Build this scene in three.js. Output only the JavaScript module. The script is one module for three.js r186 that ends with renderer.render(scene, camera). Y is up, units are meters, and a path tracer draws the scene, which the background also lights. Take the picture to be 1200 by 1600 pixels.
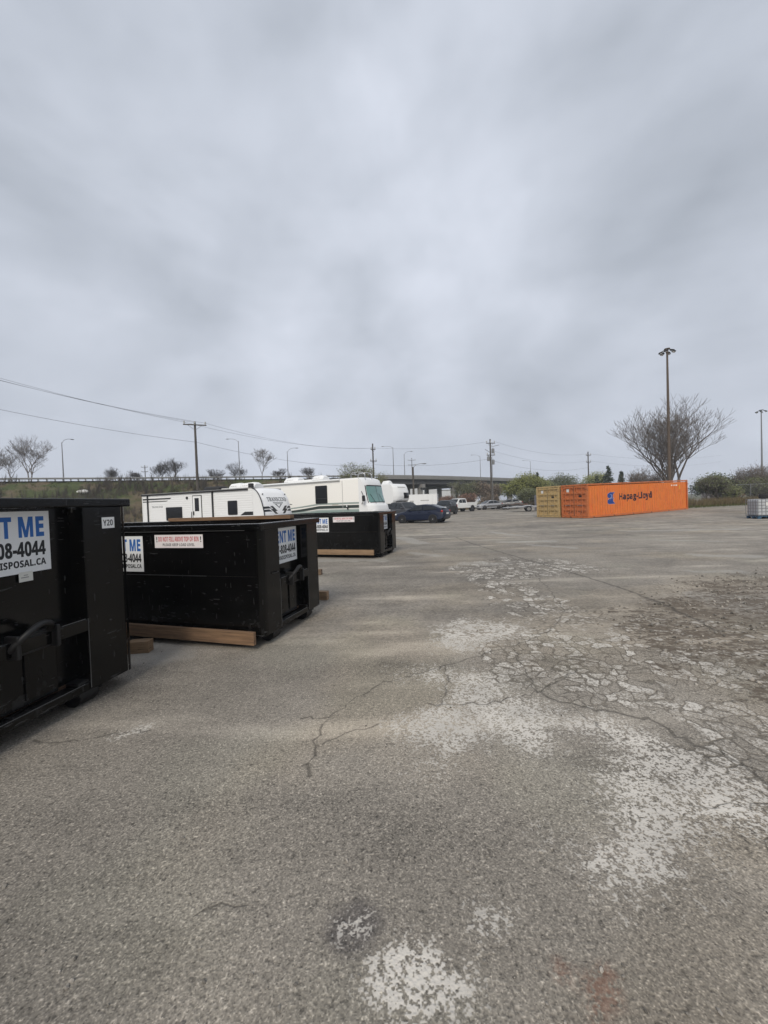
import * as THREE from 'three';
import { mergeGeometries, toCreasedNormals } from 'three/addons/utils/BufferGeometryUtils.js';
import { RoundedBoxGeometry } from 'three/addons/geometries/RoundedBoxGeometry.js';

// ───────────────────────── camera, sky, sun, exposure ─────────────────────────
const scene = new THREE.Scene();
const RAD = Math.PI / 180;
const camera = new THREE.PerspectiveCamera(106.26, 0.75, 0.05, 3000);
camera.position.set(0, 1.65, 0);
camera.rotation.order = 'YXZ';
camera.rotation.set(-1.24 * RAD, 0, -2.0 * RAD);

const renderer = new THREE.WebGLRenderer({ antialias: true });
renderer.toneMapping = THREE.LinearToneMapping;
renderer.toneMappingExposure = 1.5;
renderer.shadowMap.enabled = true;

// seeded random numbers and value noise
function rng(seed) {
  let a = seed >>> 0;
  return () => { a = (a + 0x6D2B79F5) >>> 0; let t = Math.imul(a ^ (a >>> 15), 1 | a); t = (t + Math.imul(t ^ (t >>> 7), 61 | t)) ^ t; return ((t ^ (t >>> 14)) >>> 0) / 4294967296; };
}
const VT = new Float32Array(65536);
{ const r = rng(77); for (let i = 0; i < 65536; i++) VT[i] = r(); }
function vn(x, y) {
  const xf = Math.floor(x), yf = Math.floor(y); let u = x - xf, v = y - yf;
  u = u * u * (3 - 2 * u); v = v * v * (3 - 2 * v);
  const x0 = xf & 255, x1 = (xf + 1) & 255, y0 = (yf & 255) << 8, y1 = ((yf + 1) & 255) << 8;
  const a = VT[y0 | x0], b = VT[y0 | x1], c = VT[y1 | x0], d = VT[y1 | x1];
  return a + (b - a) * u + (c - a) * v + (a - b - c + d) * u * v;
}
function fbm(x, y, o) { let s = 0, a = 0.5, n = 0; for (let i = 0; i < o; i++) { s += a * vn(x + i * 17.3, y + i * 9.1); n += a; a *= 0.5; x *= 2.03; y *= 2.03; } return s / n; }
const clamp = (v, a, b) => v < a ? a : v > b ? b : v;
const sst = (a, b, v) => { const t = clamp((v - a) / (b - a), 0, 1); return t * t * (3 - 2 * t); };
const mix = (a, b, t) => a + (b - a) * t;

const SUN = new THREE.Vector3(-0.15, 0.64, 0.74).normalize();
{ // overcast sky: layers of stratus
  const W = 2048, H = 1024, data = new Float32Array(W * H * 4);
  for (let j = 0; j < H; j++) {
    const el = ((j + 0.5) / H - 0.5) * Math.PI, y = Math.sin(el), c = Math.cos(el);
    for (let i = 0; i < W; i++) {
      const az = ((i + 0.5) / W - 0.5) * 2 * Math.PI, x = Math.cos(az) * c, z = Math.sin(az) * c;
      const w1 = fbm(x * 2.1 + 31, y * 3.4 + z * 0.7 + 12, 3) - 0.5, w2 = fbm(x * 2.1 + 71, y * 3.4 + z * 0.7 + 55, 3) - 0.5;
      const n1 = fbm(x * 2.5 + w1 * 0.5 + 179.68, y * 2.9 + z * 0.5 + w2 * 0.5 + 129.72, 5);
      const n2 = fbm(x * 7.5 + w2 * 1.5 + 40, y * 8.5 + z * 4 + w1 * 1.5 + 3, 5), n3 = fbm(x * 3.4 + 15 + w2, y * 13 + z * 3 + 9 + w1, 4);
      const hz = Math.exp(-Math.max(y, 0) * 8);
      let v = 0.41 + 0.28 * (n1 - 0.50) * (1 - 0.5 * hz) + 0.11 * (n2 - 0.5) + 0.06 * (n3 - 0.5);
      v = mix(v, 0.455, hz * 0.55);
      v = clamp(v, 0.17, 0.6);
      const warm = clamp((v - 0.25) * 0.4, 0, 0.12);
      const k = (j * W + i) * 4;
      data[k] = v * (0.905 + warm * 0.3); data[k + 1] = v * 0.995; data[k + 2] = v * (1.145 - warm * 0.2); data[k + 3] = 1;
    }
  }
  const t = new THREE.DataTexture(data, W, H, THREE.RGBAFormat, THREE.FloatType);
  t.mapping = THREE.EquirectangularReflectionMapping; t.magFilter = THREE.LinearFilter; t.minFilter = THREE.LinearFilter; t.needsUpdate = true;
  scene.background = t; scene.environment = t;
}
const sun = new THREE.DirectionalLight(0xfff6e8, 1.5);
sun.position.copy(SUN).multiplyScalar(120); sun.castShadow = true; sun.shadow.radius = 45; sun.shadow.mapSize.set(2048, 2048);
Object.assign(sun.shadow.camera, { left: -80, right: 80, top: 80, bottom: -80, near: 1, far: 320 });
scene.add(sun, sun.target);

// ───────────────────────── helpers ─────────────────────────
const names = {};
function numbered(n) { if (!(n in names)) { names[n] = 0; return n; } names[n]++; return n + '_' + String(names[n]).padStart(3, '0'); }
function thing(name, label, category, x, y, d, turn = 0, group) {
  const o = new THREE.Group(); o.name = numbered(name); o.position.set(x, y, -d); o.rotation.y = turn * RAD;
  o.userData = { label, category }; if (group) o.userData.group = group; scene.add(o); return o;
}
function tag(o, label, category, group) { o.userData.label = label; o.userData.category = category; if (group) o.userData.group = group; return o; }
const V = (x, y, z) => new THREE.Vector3(x, y, z);
const TMP = new THREE.Object3D();
function prep(g) { // plain non-indexed position + normal, uv laid out in metres over the faces
  if (g.index) g = g.toNonIndexed();
  for (const k of Object.keys(g.attributes)) if (!['position', 'normal', 'uv'].includes(k)) g.deleteAttribute(k);
  if (!g.attributes.normal) g.computeVertexNormals();
  return g;
}
function metreUV(g) {
  const p = g.attributes.position.array, n = p.length / 3, uv = new Float32Array(n * 2);
  for (let t = 0; t < n; t += 3) {
    const i = t * 3;
    const ax = p[i + 3] - p[i], ay = p[i + 4] - p[i + 1], az = p[i + 5] - p[i + 2], bx = p[i + 6] - p[i], by = p[i + 7] - p[i + 1], bz = p[i + 8] - p[i + 2];
    const nx = Math.abs(ay * bz - az * by), ny = Math.abs(az * bx - ax * bz), nz = Math.abs(ax * by - ay * bx);
    for (let k = 0; k < 3; k++) {
      const q = i + k * 3, o = (t + k) * 2;
      if (nx >= ny && nx >= nz) { uv[o] = p[q + 2]; uv[o + 1] = p[q + 1]; } else if (ny >= nz) { uv[o] = p[q]; uv[o + 1] = p[q + 2]; } else { uv[o] = p[q]; uv[o + 1] = p[q + 1]; }
    }
  }
  g.setAttribute('uv', new THREE.BufferAttribute(uv, 2));
  return g;
}
class MB {
  constructor() { this.g = []; }
  add(g, x = 0, y = 0, z = 0, rx = 0, ry = 0, rz = 0) { g = prep(g); TMP.position.set(x, y, z); TMP.rotation.set(rx, ry, rz); TMP.scale.set(1, 1, 1); TMP.updateMatrix(); this.g.push(g.clone().applyMatrix4(TMP.matrix)); return this; }
  box(w, h, d, x, y, z, rx, ry, rz) { return this.add(new THREE.BoxGeometry(w, h, d), x, y, z, rx, ry, rz); }
  rb(w, h, d, x, y, z, r = 0.01, rx, ry, rz) { return this.add(new RoundedBoxGeometry(w, h, d, 2, Math.min(r, w * 0.49, h * 0.49, d * 0.49)), x, y, z, rx, ry, rz); }
  cyl(r1, r2, h, x, y, z, rx, ry, rz, seg = 14) { return this.add(new THREE.CylinderGeometry(r1, r2, h, seg), x, y, z, rx, ry, rz); }
  bar(a, b, r1, r2 = r1, seg = 8) {
    const v = b.clone().sub(a), g = new THREE.CylinderGeometry(r2, r1, v.length(), seg, 1); g.applyQuaternion(new THREE.Quaternion().setFromUnitVectors(V(0, 1, 0), v.normalize()));
    const m = a.clone().add(b).multiplyScalar(0.5); return this.add(g, m.x, m.y, m.z);
  }
  beam(a, b, w, h) { // square bar from a to b
    const v = b.clone().sub(a), g = new THREE.BoxGeometry(w, v.length(), h); g.applyQuaternion(new THREE.Quaternion().setFromUnitVectors(V(0, 1, 0), v.normalize()));
    const m = a.clone().add(b).multiplyScalar(0.5); return this.add(g, m.x, m.y, m.z);
  }
  tube(pts, r, seg = 20, rs = 6) { return this.add(new THREE.TubeGeometry(new THREE.CatmullRomCurve3(pts), seg, r, rs)); }
  build(name, mat, parent, keepUV) {
    for (const g of this.g) if (!g.attributes.uv) g.setAttribute('uv', new THREE.BufferAttribute(new Float32Array(g.attributes.position.count * 2), 2));
    const geo = this.g.length > 1 ? mergeGeometries(this.g) : this.g[0]; if (!keepUV) metreUV(geo);
    const m = new THREE.Mesh(geo, mat); m.name = parent ? name : numbered(name); m.castShadow = m.receiveShadow = true; (parent || scene).add(m); return m;
  }
}
const mb = () => new MB();
function struct(m) { m.userData.kind = 'structure'; return m; }
function dataTex(w, h, fn, srgb = true, repeat) { // fn(u,v) -> [r,g,b] in 0..1, linear for colour maps
  const d = new Uint8Array(w * h * 4), enc = (c) => { c = clamp(c, 0, 1); return srgb ? (c <= 0.0031308 ? c * 12.92 : 1.055 * Math.pow(c, 1 / 2.4) - 0.055) : c; };
  for (let j = 0; j < h; j++) for (let i = 0; i < w; i++) { const c = fn(i / w, j / h, i, j), k = (j * w + i) * 4; d[k] = enc(c[0]) * 255; d[k + 1] = enc(c[1]) * 255; d[k + 2] = enc(c[2]) * 255; d[k + 3] = 255; }
  const t = new THREE.DataTexture(d, w, h, THREE.RGBAFormat); t.magFilter = THREE.LinearFilter; t.minFilter = THREE.LinearMipmapLinearFilter; t.generateMipmaps = true;
  t.wrapS = t.wrapT = THREE.RepeatWrapping; if (srgb) t.colorSpace = THREE.SRGBColorSpace; if (repeat) t.repeat.set(repeat, repeat); t.needsUpdate = true; return t;
}
const tfbm = (u, v, f, o, s = 0) => { // tileable noise
  const a = fbm(u * f + s, v * f + s, o), b = fbm((u - 1) * f + s, v * f + s, o), c = fbm(u * f + s, (v - 1) * f + s, o), d = fbm((u - 1) * f + s, (v - 1) * f + s, o);
  return mix(mix(a, b, u), mix(c, d, u), v);
};
const col = (r, g, b) => new THREE.Color().setRGB(r, g, b);
const std = (r, g, b, rough = 0.7, metal = 0, extra = {}) => new THREE.MeshStandardMaterial({ color: col(r, g, b), roughness: rough, metalness: metal, ...extra });
function canvasTex(w, h, draw) { const c = document.createElement('canvas'); c.width = w; c.height = h; draw(c.getContext('2d'), w, h); const t = new THREE.CanvasTexture(c); t.colorSpace = THREE.SRGBColorSpace; t.anisotropy = 8; return t; }
function panel(name, w, h, tex, parent, x, y, z, ry = 0, th = 0.006, rough = 0.5) { // thin printed board: print on the front, plain edges
  const m = new THREE.Mesh(new THREE.PlaneGeometry(w, h), new THREE.MeshStandardMaterial({ map: tex, roughness: rough }));
  m.name = name; m.position.set(x, y, z); m.rotation.y = ry; m.castShadow = m.receiveShadow = true; parent.add(m); return m;
}
function gridGeo(nu, nv, fn) { // smooth surface fn(u,v) -> Vector3, uv 0..1
  const p = [], uv = [], idx = [];
  for (let j = 0; j <= nv; j++) for (let i = 0; i <= nu; i++) { const q = fn(i / nu, j / nv); p.push(q.x, q.y, q.z); uv.push(i / nu, j / nv); }
  for (let j = 0; j < nv; j++) for (let i = 0; i < nu; i++) { const a = j * (nu + 1) + i, b = a + 1, c = a + nu + 1, d = c + 1; idx.push(a, b, d, a, d, c); }
  const g = new THREE.BufferGeometry(); g.setAttribute('position', new THREE.Float32BufferAttribute(p, 3)); g.setAttribute('uv', new THREE.Float32BufferAttribute(uv, 2)); g.setIndex(idx); g.computeVertexNormals(); return g;
}
function loft(rings, crease = 0.6) { // closed rings of equal length -> skin with end caps
  const p = [], idx = [], n = rings[0].length;
  for (const r of rings) for (const q of r) p.push(q.x, q.y, q.z);
  for (let j = 0; j < rings.length - 1; j++) for (let i = 0; i < n; i++) { const a = j * n + i, b = j * n + (i + 1) % n, c = a + n, d = b + n; idx.push(a, b, d, a, d, c); }
  for (const [o, f] of [[0, 1], [(rings.length - 1) * n, 0]]) for (let i = 1; i < n - 1; i++) f ? idx.push(o, o + i + 1, o + i) : idx.push(o, o + i, o + i + 1);
  const g = new THREE.BufferGeometry(); g.setAttribute('position', new THREE.Float32BufferAttribute(p, 3)); g.setIndex(idx);
  return prep(toCreasedNormals(g.toNonIndexed(), crease));
}

// ───────────────────────── the ground ─────────────────────────
// worn patches, cracks and dirt of the lot, as outlines on the ground in metres: [x, distance]
const WHITE = [
  [[0.04, 2.79], [0.36, 3.05], [0.81, 3.2], [1.23, 3.17], [1.41, 2.89], [1.64, 2.79], [1.84, 2.55], [2.0, 2.38], [2.08, 2.1], [1.73, 1.75], [1.68, 1.86], [1.56, 1.87], [1.35, 1.72], [1.13, 1.62], [0.99, 1.7], [0.88, 1.72], [1.04, 1.85], [1.15, 2.1], [1.4, 2.24], [1.45, 2.47], [1.4, 2.61], [1.22, 2.7], [0.93, 2.53], [0.64, 2.58], [0.42, 2.46], [0.29, 2.26], [0.32, 2.47], [0.18, 2.57]],
  [[0.69, 4.89], [1.19, 5.3], [1.67, 5.13], [1.67, 4.67], [1.13, 4.4], [0.78, 4.14], [0.6, 4.35]],
  [[0.19, 3.58], [0.58, 3.75], [0.91, 3.59], [1.08, 3.38], [1.16, 3.2], [0.77, 3.08], [0.47, 3.1], [0.61, 3.3]],
  [[2.1, 2.1], [2.9, 2.3], [2.6, 1.9], [2.1, 1.75]],
];
const SPOTS = [
  [[-0.14, 1.36], [-0.01, 1.39], [0.17, 1.35], [0.25, 1.29], [0.22, 1.22], [0.25, 1.18], [0.03, 1.2], [-0.14, 1.27]],
  [[-0.26, 1.47], [-0.16, 1.5], [-0.13, 1.45], [-0.2, 1.41], [-0.25, 1.42]],
  [[0.3, 1.47], [0.43, 1.49], [0.37, 1.4], [0.29, 1.39]],
  [[-2.06, 2.8], [-1.95, 2.86], [-1.85, 2.94], [-1.87, 2.88], [-1.98, 2.8]],
];
const DUSTY = [ // smooth pale dusty films
  [[4.88, 6.4], [5.54, 6.3], [6.29, 5.4], [5.8, 4.98], [4.63, 5.07]], [[-2.98, 4.64], [-2.36, 4.58], [-2.23, 4.32], [-2.42, 4.19], [-2.85, 4.3]],
  [[-2.22, 12.02], [-0.05, 11.49], [-0.05, 10.9], [-2.07, 11.3]], [[9.2, 14.3], [11.25, 12.9], [11.9, 12.2], [9.96, 13.5]], [[6.3, 8.2], [7.42, 7.96], [7.5, 7.6], [6.5, 7.8]],
  [[5.7, 20.2], [6.39, 16.75], [6.1, 16.5], [5.2, 19.6]], [[0.82, 12.94], [1.91, 11.69], [1.5, 11.4], [0.6, 12.5]], [[5.2, 13.9], [6.27, 12.7], [6.1, 12.3], [5, 13.4]], [[1, 18.8], [1.8, 15.2], [1.2, 15.2], [0.4, 18.4]],
  [[2.1, 10.4], [3.2, 10.0], [3.0, 9.5], [2.0, 9.9]], [[8.2, 10.4], [9.6, 9.7], [9.3, 9.3], [8.0, 9.9]], [[11, 18], [16, 17], [16, 16.4], [11, 17.3]], [[4.4, 15.2], [6.6, 14.9], [6.4, 14.3], [4.4, 14.6]]];
const ALLIG = [
  [[2.5, 3.2], [3.3, 3.1], [4.6, 3.6], [4.4, 4.6], [3.4, 5.2], [2.5, 4.4]], [[3.3, 10.6], [4.6, 10.2], [5.0, 8.6], [4.1, 8.0]], [[1.7, 2.5], [2.6, 2.6], [3.6, 2.9], [3.4, 2.2], [2.2, 2.0]],
  [[1.1, 4.3], [2.02, 4.75], [2.58, 4.36], [2.6, 3.66], [2.33, 3.07], [2.82, 2.94], [2.45, 2.09], [2.18, 2.5], [2.05, 2.77], [1.81, 2.91], [1.49, 3.05], [1.21, 3.26], [0.97, 3.58]],
  [[1.58, 9.73], [3.45, 11.02], [4.16, 9.67], [3.59, 8.06], [2.59, 7.89], [2.79, 6.05], [3.15, 5.31], [2.32, 4.72], [1.78, 5.47], [1.79, 6.87]]];
const DIRT = [[[2.99, 5.03], [4.21, 6.06], [6.05, 7.28], [7.64, 7.65], [8.27, 5.82], [4.6, 2.89], [3.1, 2.93], [2.75, 3.16], [2.8, 3.8]]];
const STAIN = [[[-0.27, 1.49], [-0.16, 1.55], [-0.08, 1.48], [-0.13, 1.38], [-0.22, 1.36], [-0.29, 1.42]]];
const RUST = [[[0.64, 1.26], [0.73, 1.29], [0.71, 1.23], [0.61, 1.18]], [[0.53, 1.29], [0.56, 1.31], [0.56, 1.28]]];
const CRACKS = [
  [[2.84, 26.56], [3.36, 14.56], [3.71, 11.23], [3.96, 9.22], [4.18, 7.01], [4.14, 5.68], [3.92, 4.55]], [[-0.53, 2.33], [-0.54, 2.61], [-0.53, 2.8], [-0.46, 2.97], [-0.11, 3.47], [0.59, 3.83], [1.38, 4.27], [2.02, 4.75]],
  [[0.31, 3.09], [0.77, 3.08], [1.25, 3.22], [1.5, 3.41], [1.76, 3.59]], [[1.35, 3.09], [1.48, 2.76], [1.49, 2.53]], [[1.25, 3.22], [1.43, 3.03], [1.87, 2.78], [1.99, 2.47], [2.1, 2.31], [2.12, 2.14], [2.4, 2.0], [2.9, 1.9]],
  [[1.58, 1.97], [1.96, 1.98], [2.5, 2.0]], [[-2.6, 2.76], [-2.26, 2.78], [-1.98, 2.85], [-1.82, 2.86]], [[-0.85, 1.54], [-0.62, 1.56]], [[1.38, 4.27], [1.3, 3.7], [1.25, 3.22]], [[0.59, 3.83], [0.42, 3.1]],
  [[2.02, 4.75], [2.6, 5.6], [3.0, 7.2], [3.4, 9.2], [3.6, 11.2]], [[-0.46, 2.97], [-0.7, 2.95]], [[-0.5, 2.62], [-0.2, 2.8], [-0.1, 2.84]], [[2.12, 2.14], [1.9, 1.9], [1.7, 1.72]]];
const LOT = { x0: -10, x1: 16, d0: -3, d1: 22 }, FS = 0.04;
function polyField(polys) { // signed distance (inside positive) to the nearest of some outlines, on a 4 cm grid
  const nx = Math.ceil((LOT.x1 - LOT.x0) / FS) + 1, ny = Math.ceil((LOT.d1 - LOT.d0) / FS) + 1, f = new Float32Array(nx * ny).fill(-0.6);
  for (const P of polys) {
    let a = 1e9, b = -1e9, c = 1e9, e = -1e9; for (const [x, d] of P) { a = Math.min(a, x); b = Math.max(b, x); c = Math.min(c, d); e = Math.max(e, d); }
    const i0 = Math.max(0, Math.floor((a - 0.6 - LOT.x0) / FS)), i1 = Math.min(nx - 1, Math.ceil((b + 0.6 - LOT.x0) / FS)), j0 = Math.max(0, Math.floor((c - 0.6 - LOT.d0) / FS)), j1 = Math.min(ny - 1, Math.ceil((e + 0.6 - LOT.d0) / FS));
    for (let j = j0; j <= j1; j++) for (let i = i0; i <= i1; i++) {
      const x = LOT.x0 + i * FS, y = LOT.d0 + j * FS; let dm = 1e9, inside = false;
      for (let k = 0, l = P.length - 1; k < P.length; l = k++) {
        const [x1, y1] = P[l], [x2, y2] = P[k], ux = x2 - x1, uy = y2 - y1, t = clamp(((x - x1) * ux + (y - y1) * uy) / (ux * ux + uy * uy), 0, 1);
        dm = Math.min(dm, (x - x1 - ux * t) ** 2 + (y - y1 - uy * t) ** 2);
        if ((y1 > y) !== (y2 > y) && x < (x2 - x1) * (y - y1) / (y2 - y1) + x1) inside = !inside;
      }
      const s = (inside ? 1 : -1) * Math.sqrt(dm); if (s > f[j * nx + i]) f[j * nx + i] = s;
    }
  }
  return (x, d) => {
    const u = (x - LOT.x0) / FS, v = (d - LOT.d0) / FS; if (u < 0 || v < 0 || u >= nx - 1 || v >= ny - 1) return -0.6;
    const i = u | 0, j = v | 0, a = u - i, b = v - j, k = j * nx + i; return mix(mix(f[k], f[k + 1], a), mix(f[k + nx], f[k + nx + 1], a), b);
  };
}
const fW = polyField(WHITE), fP = polyField(SPOTS), fU = polyField(DUSTY), fA = polyField(ALLIG), fD = polyField(DIRT), fS = polyField(STAIN), fR = polyField(RUST);
const O = new Float32Array(4); // r g b height of the ground at one spot
function cells(x, y, s) { // nearest and second nearest of scattered points: [gap to the joint, number of the piece]
  const u = x / s, v = y / s, iu = Math.floor(u), iv = Math.floor(v); let a = 9, b = 9, id = 0;
  for (let j = -1; j <= 1; j++) for (let i = -1; i <= 1; i++) {
    const k = (((iv + j) & 255) << 8) | ((iu + i) & 255), px = iu + i + 0.15 + 0.7 * VT[k], py = iv + j + 0.15 + 0.7 * VT[(k + 7919) & 65535], d = (px - u) ** 2 + (py - v) ** 2;
    if (d < a) { b = a; a = d; id = VT[(k + 333) & 65535]; } else if (d < b) b = d;
  }
  cells.gap = (Math.sqrt(b) - Math.sqrt(a)) * s; cells.id = id;
}
function spot(x, d, fine) { // what the lot is made of at (x, distance); fine: 2 close by, 1 middle, 0 far
  const m1 = fbm(x * 0.35 + 3, d * 0.35 + 7, 4), m2 = fbm(x * 1.3 + 13, d * 1.3 + 27, 4), m3 = vn(x * 5.1, d * 5.1);
  let a = 0.205 + 0.11 * (m1 - 0.5) + 0.07 * (m2 - 0.5) + 0.02 * (m3 - 0.5), h = 0.5;
  let g = 1.0, w = 0; // tint
  const moss = sst(0.55, 0.75, fbm(x * 0.9 + 50, d * 0.9 + 5, 3)); g = 0.985 + 0.016 * moss;
  const tan = sst(0.5, 0.72, fbm(x * 0.5 + 91, d * 0.7 + 15, 4));
  a *= 1 + 0.07 * tan; w = tan * 0.05;
  const oil = sst(0.62, 0.72, fbm(x * 1.1 + 130, d * 1.6 + 44, 4)); a *= 1 - 0.14 * oil;
  if (fine === 2) {
    const s1 = vn(x * 150, d * 150), s2 = vn(x * 80 + 9, d * 80 + 4), s3 = vn(x * 270 + 40, d * 270 + 11);
    a *= 1 + 0.55 * (s1 - 0.5) + 0.26 * (s2 - 0.5) + 0.6 * (s3 - 0.5);
    if (s1 > 0.76) a += 0.17 * (s1 - 0.76) / 0.24 * (0.3 + s3); if (s2 < 0.13) a *= 0.7; if (s3 > 0.86) a *= 1.35; if (s3 < 0.1) a *= 0.66;
    h += 0.35 * (s1 - 0.5) + 0.3 * (s2 - 0.5) + 0.12 * (s3 - 0.5);
  } else if (fine === 1) {
    const s1 = vn(x * 75, d * 75), s2 = vn(x * 33, d * 33); a *= 1 + 0.55 * (s1 - 0.5) + 0.36 * (s2 - 0.5); h += 0.4 * (s1 - 0.5) + 0.3 * (s2 - 0.5);
  } else { const s1 = vn(x * 9, d * 9), s2 = vn(x * 3.3, d * 3.3); a *= 1 + 0.4 * (s1 - 0.5) + 0.2 * (s2 - 0.5); }
  // packed limestone fines lie in drifts over the whole lot
  const dr = fbm(x * 0.22 + 5, d * 0.75 + 8, 5), dr2 = fbm(x * 0.55 + 25, d * 2.1 + 3, 4);
  a *= 0.92 + 0.22 * dr; a += 0.5 * Math.max(0, dr2 - 0.60) + 0.04 * (dr2 - 0.5); a -= 0.16 * Math.max(0, 0.40 - dr2);
  let r = a * (1.095 + w * 0.6), gg = a * g, b = a * (0.83 - w * 0.8);
  const grainN = fine === 2 ? 0.2 * vn(x * 30, d * 30) + 0.42 * vn(x * 78, d * 78) + 0.38 * vn(x * 170 + 7, d * 170) : fine === 1 ? 0.55 * vn(x * 64, d * 64) + 0.45 * vn(x * 25 + 7, d * 25) : 0.5;
  const blot = fbm(x * 3.1 + 8, d * 3.1 + 1, 3) - 0.5;
  let white = 0;
  const sw = fW(x, d) + blot * 0.42 + (vn(x * 9, d * 9) - 0.5) * 0.07; if (sw > -0.22) { const cov = sst(-0.22, 0.16, sw); const th = mix(0.74, 0.455, cov); white = sst(th - 0.07, th + 0.07, grainN) * (0.5 + 0.5 * cov); }
  const sp = fine ? fP(x, d) + blot * 0.14 : -1; if (sp > -0.05) { const cov = sst(-0.05, 0.05, sp), th = mix(0.72, 0.44, cov); white = Math.max(white, sst(th - 0.06, th + 0.06, grainN) * (0.5 + 0.5 * cov)); }
  const sa = fA(x, d) + blot * 0.55;
  if (sa > -0.2) { // crazed asphalt: pieces with worn, pale middles between dark joints
    const k = sst(-0.18, 0.05, sa), wx = (fbm(x * 5, d * 5, 2) - 0.5) * 0.2, wy = (fbm(x * 5 + 33, d * 5 + 3, 2) - 0.5) * 0.2;
    cells(x + wx + (vn(x * 34, d * 34) - 0.5) * 0.025, (d + wy) * 0.94 + (vn(x * 34 + 5, d * 34) - 0.5) * 0.025, d > 5.2 ? 0.17 : 0.125); const e = cells.gap, jw = 0.003 + 0.014 * vn(x * 8 + 4, d * 8);
    const joint = (1 - sst(jw, jw + 0.009, e)) * k; const pale = cells.id > 0.25 ? sst(0.006, 0.03, e + (grainN - 0.5) * 0.05) * k * (0.35 + 0.65 * (cells.id - 0.25) / 0.75) : 0;
    const th = mix(0.8, 0.42, pale); white = Math.max(white, fine ? sst(th - 0.06, th + 0.06, grainN) * pale : pale * 0.6);
    r *= 1 - 0.36 * joint; gg *= 1 - 0.37 * joint; b *= 1 - 0.39 * joint; h -= 0.45 * joint; white *= 1 - joint;
  }
  if (white > 0) { const wv = 0.53 + 0.14 * (m3 - 0.5); r = mix(r, wv * 1.03, white); gg = mix(gg, wv * 0.97, white); b = mix(b, wv * 0.87, white); h += 0.18 * white; }
  const su = fU(x, d) + blot * 0.5; if (su > -0.2) { const k = sst(-0.12, 0.14, su) * (0.45 + 0.55 * sst(0.3, 0.55, grainN)) * 0.6; r = mix(r, 0.36, k); gg = mix(gg, 0.345, k); b = mix(b, 0.315, k); }
  const sd0 = fD(x, d), sd = sd0 + blot * 1.0 - 0.05;
  if (sd0 > -0.58 && sd > -0.45) { // loose soil tracked over the asphalt, in clods
    const cl = 0.45 * fbm(x * 1.6 + 3, d * 4 + 2, 4) + 0.35 * vn(x * 17, d * 30) + 0.2 * vn(x * 44, d * 60), k = sst(-0.4, 0.5, sd), th = mix(0.70, 0.50, k), q = sst(th - 0.06, th + 0.08, cl) * 0.8;
    r = mix(r, 0.078, q); gg = mix(gg, 0.06, q); b = mix(b, 0.042, q); h += 0.25 * q;
    const k2 = k * 0.8 * cl; r = mix(r, 0.125, k2); gg = mix(gg, 0.098, k2); b = mix(b, 0.07, k2);
  }
  const ss = fS(x, d) + blot * 0.1; if (ss > -0.06 && fine) { const k = sst(-0.05, 0.02, ss) * (1 - white) * 0.45; r *= 1 - k; gg *= 1 - k; b *= 1 - k * 0.92; }
  const sr = fR(x, d) + blot * 0.12; if (sr > -0.04 && fine) { const k = sst(-0.03, 0.03, sr) * sst(0.3, 0.6, grainN) * 0.5; r = mix(r, 0.2, k); gg = mix(gg, 0.085, k); b = mix(b, 0.05, k); }
  O[0] = r; O[1] = gg; O[2] = b; O[3] = h;
}
const crackPts = CRACKS.map((P, ci) => { // roughened courses of the cracks
  const r = rng(500 + ci), out = [];
  for (let k = 0; k < P.length - 1; k++) { const n = Math.max(2, Math.ceil(Math.hypot(P[k + 1][0] - P[k][0], P[k + 1][1] - P[k][1]) / 0.07)); for (let i = 0; i < n; i++) { const t = i / n; out.push([mix(P[k][0], P[k + 1][0], t) + (r() - 0.5) * 0.055, mix(P[k][1], P[k + 1][1], t) + (r() - 0.5) * 0.055, 0.0025 + 0.012 * r() * r() + (ci === 0 ? 0.02 : ci === 4 ? 0.008 : 0)]); } }
  out.push([...P[P.length - 1], 0.003]); return out;
});
const ENC = new Uint8Array(4097); for (let i = 0; i <= 4096; i++) { const c = i / 4096; ENC[i] = Math.round(255 * (c <= 0.0031308 ? c * 12.92 : 1.055 * Math.pow(c, 1 / 2.4) - 0.055)); }
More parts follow.
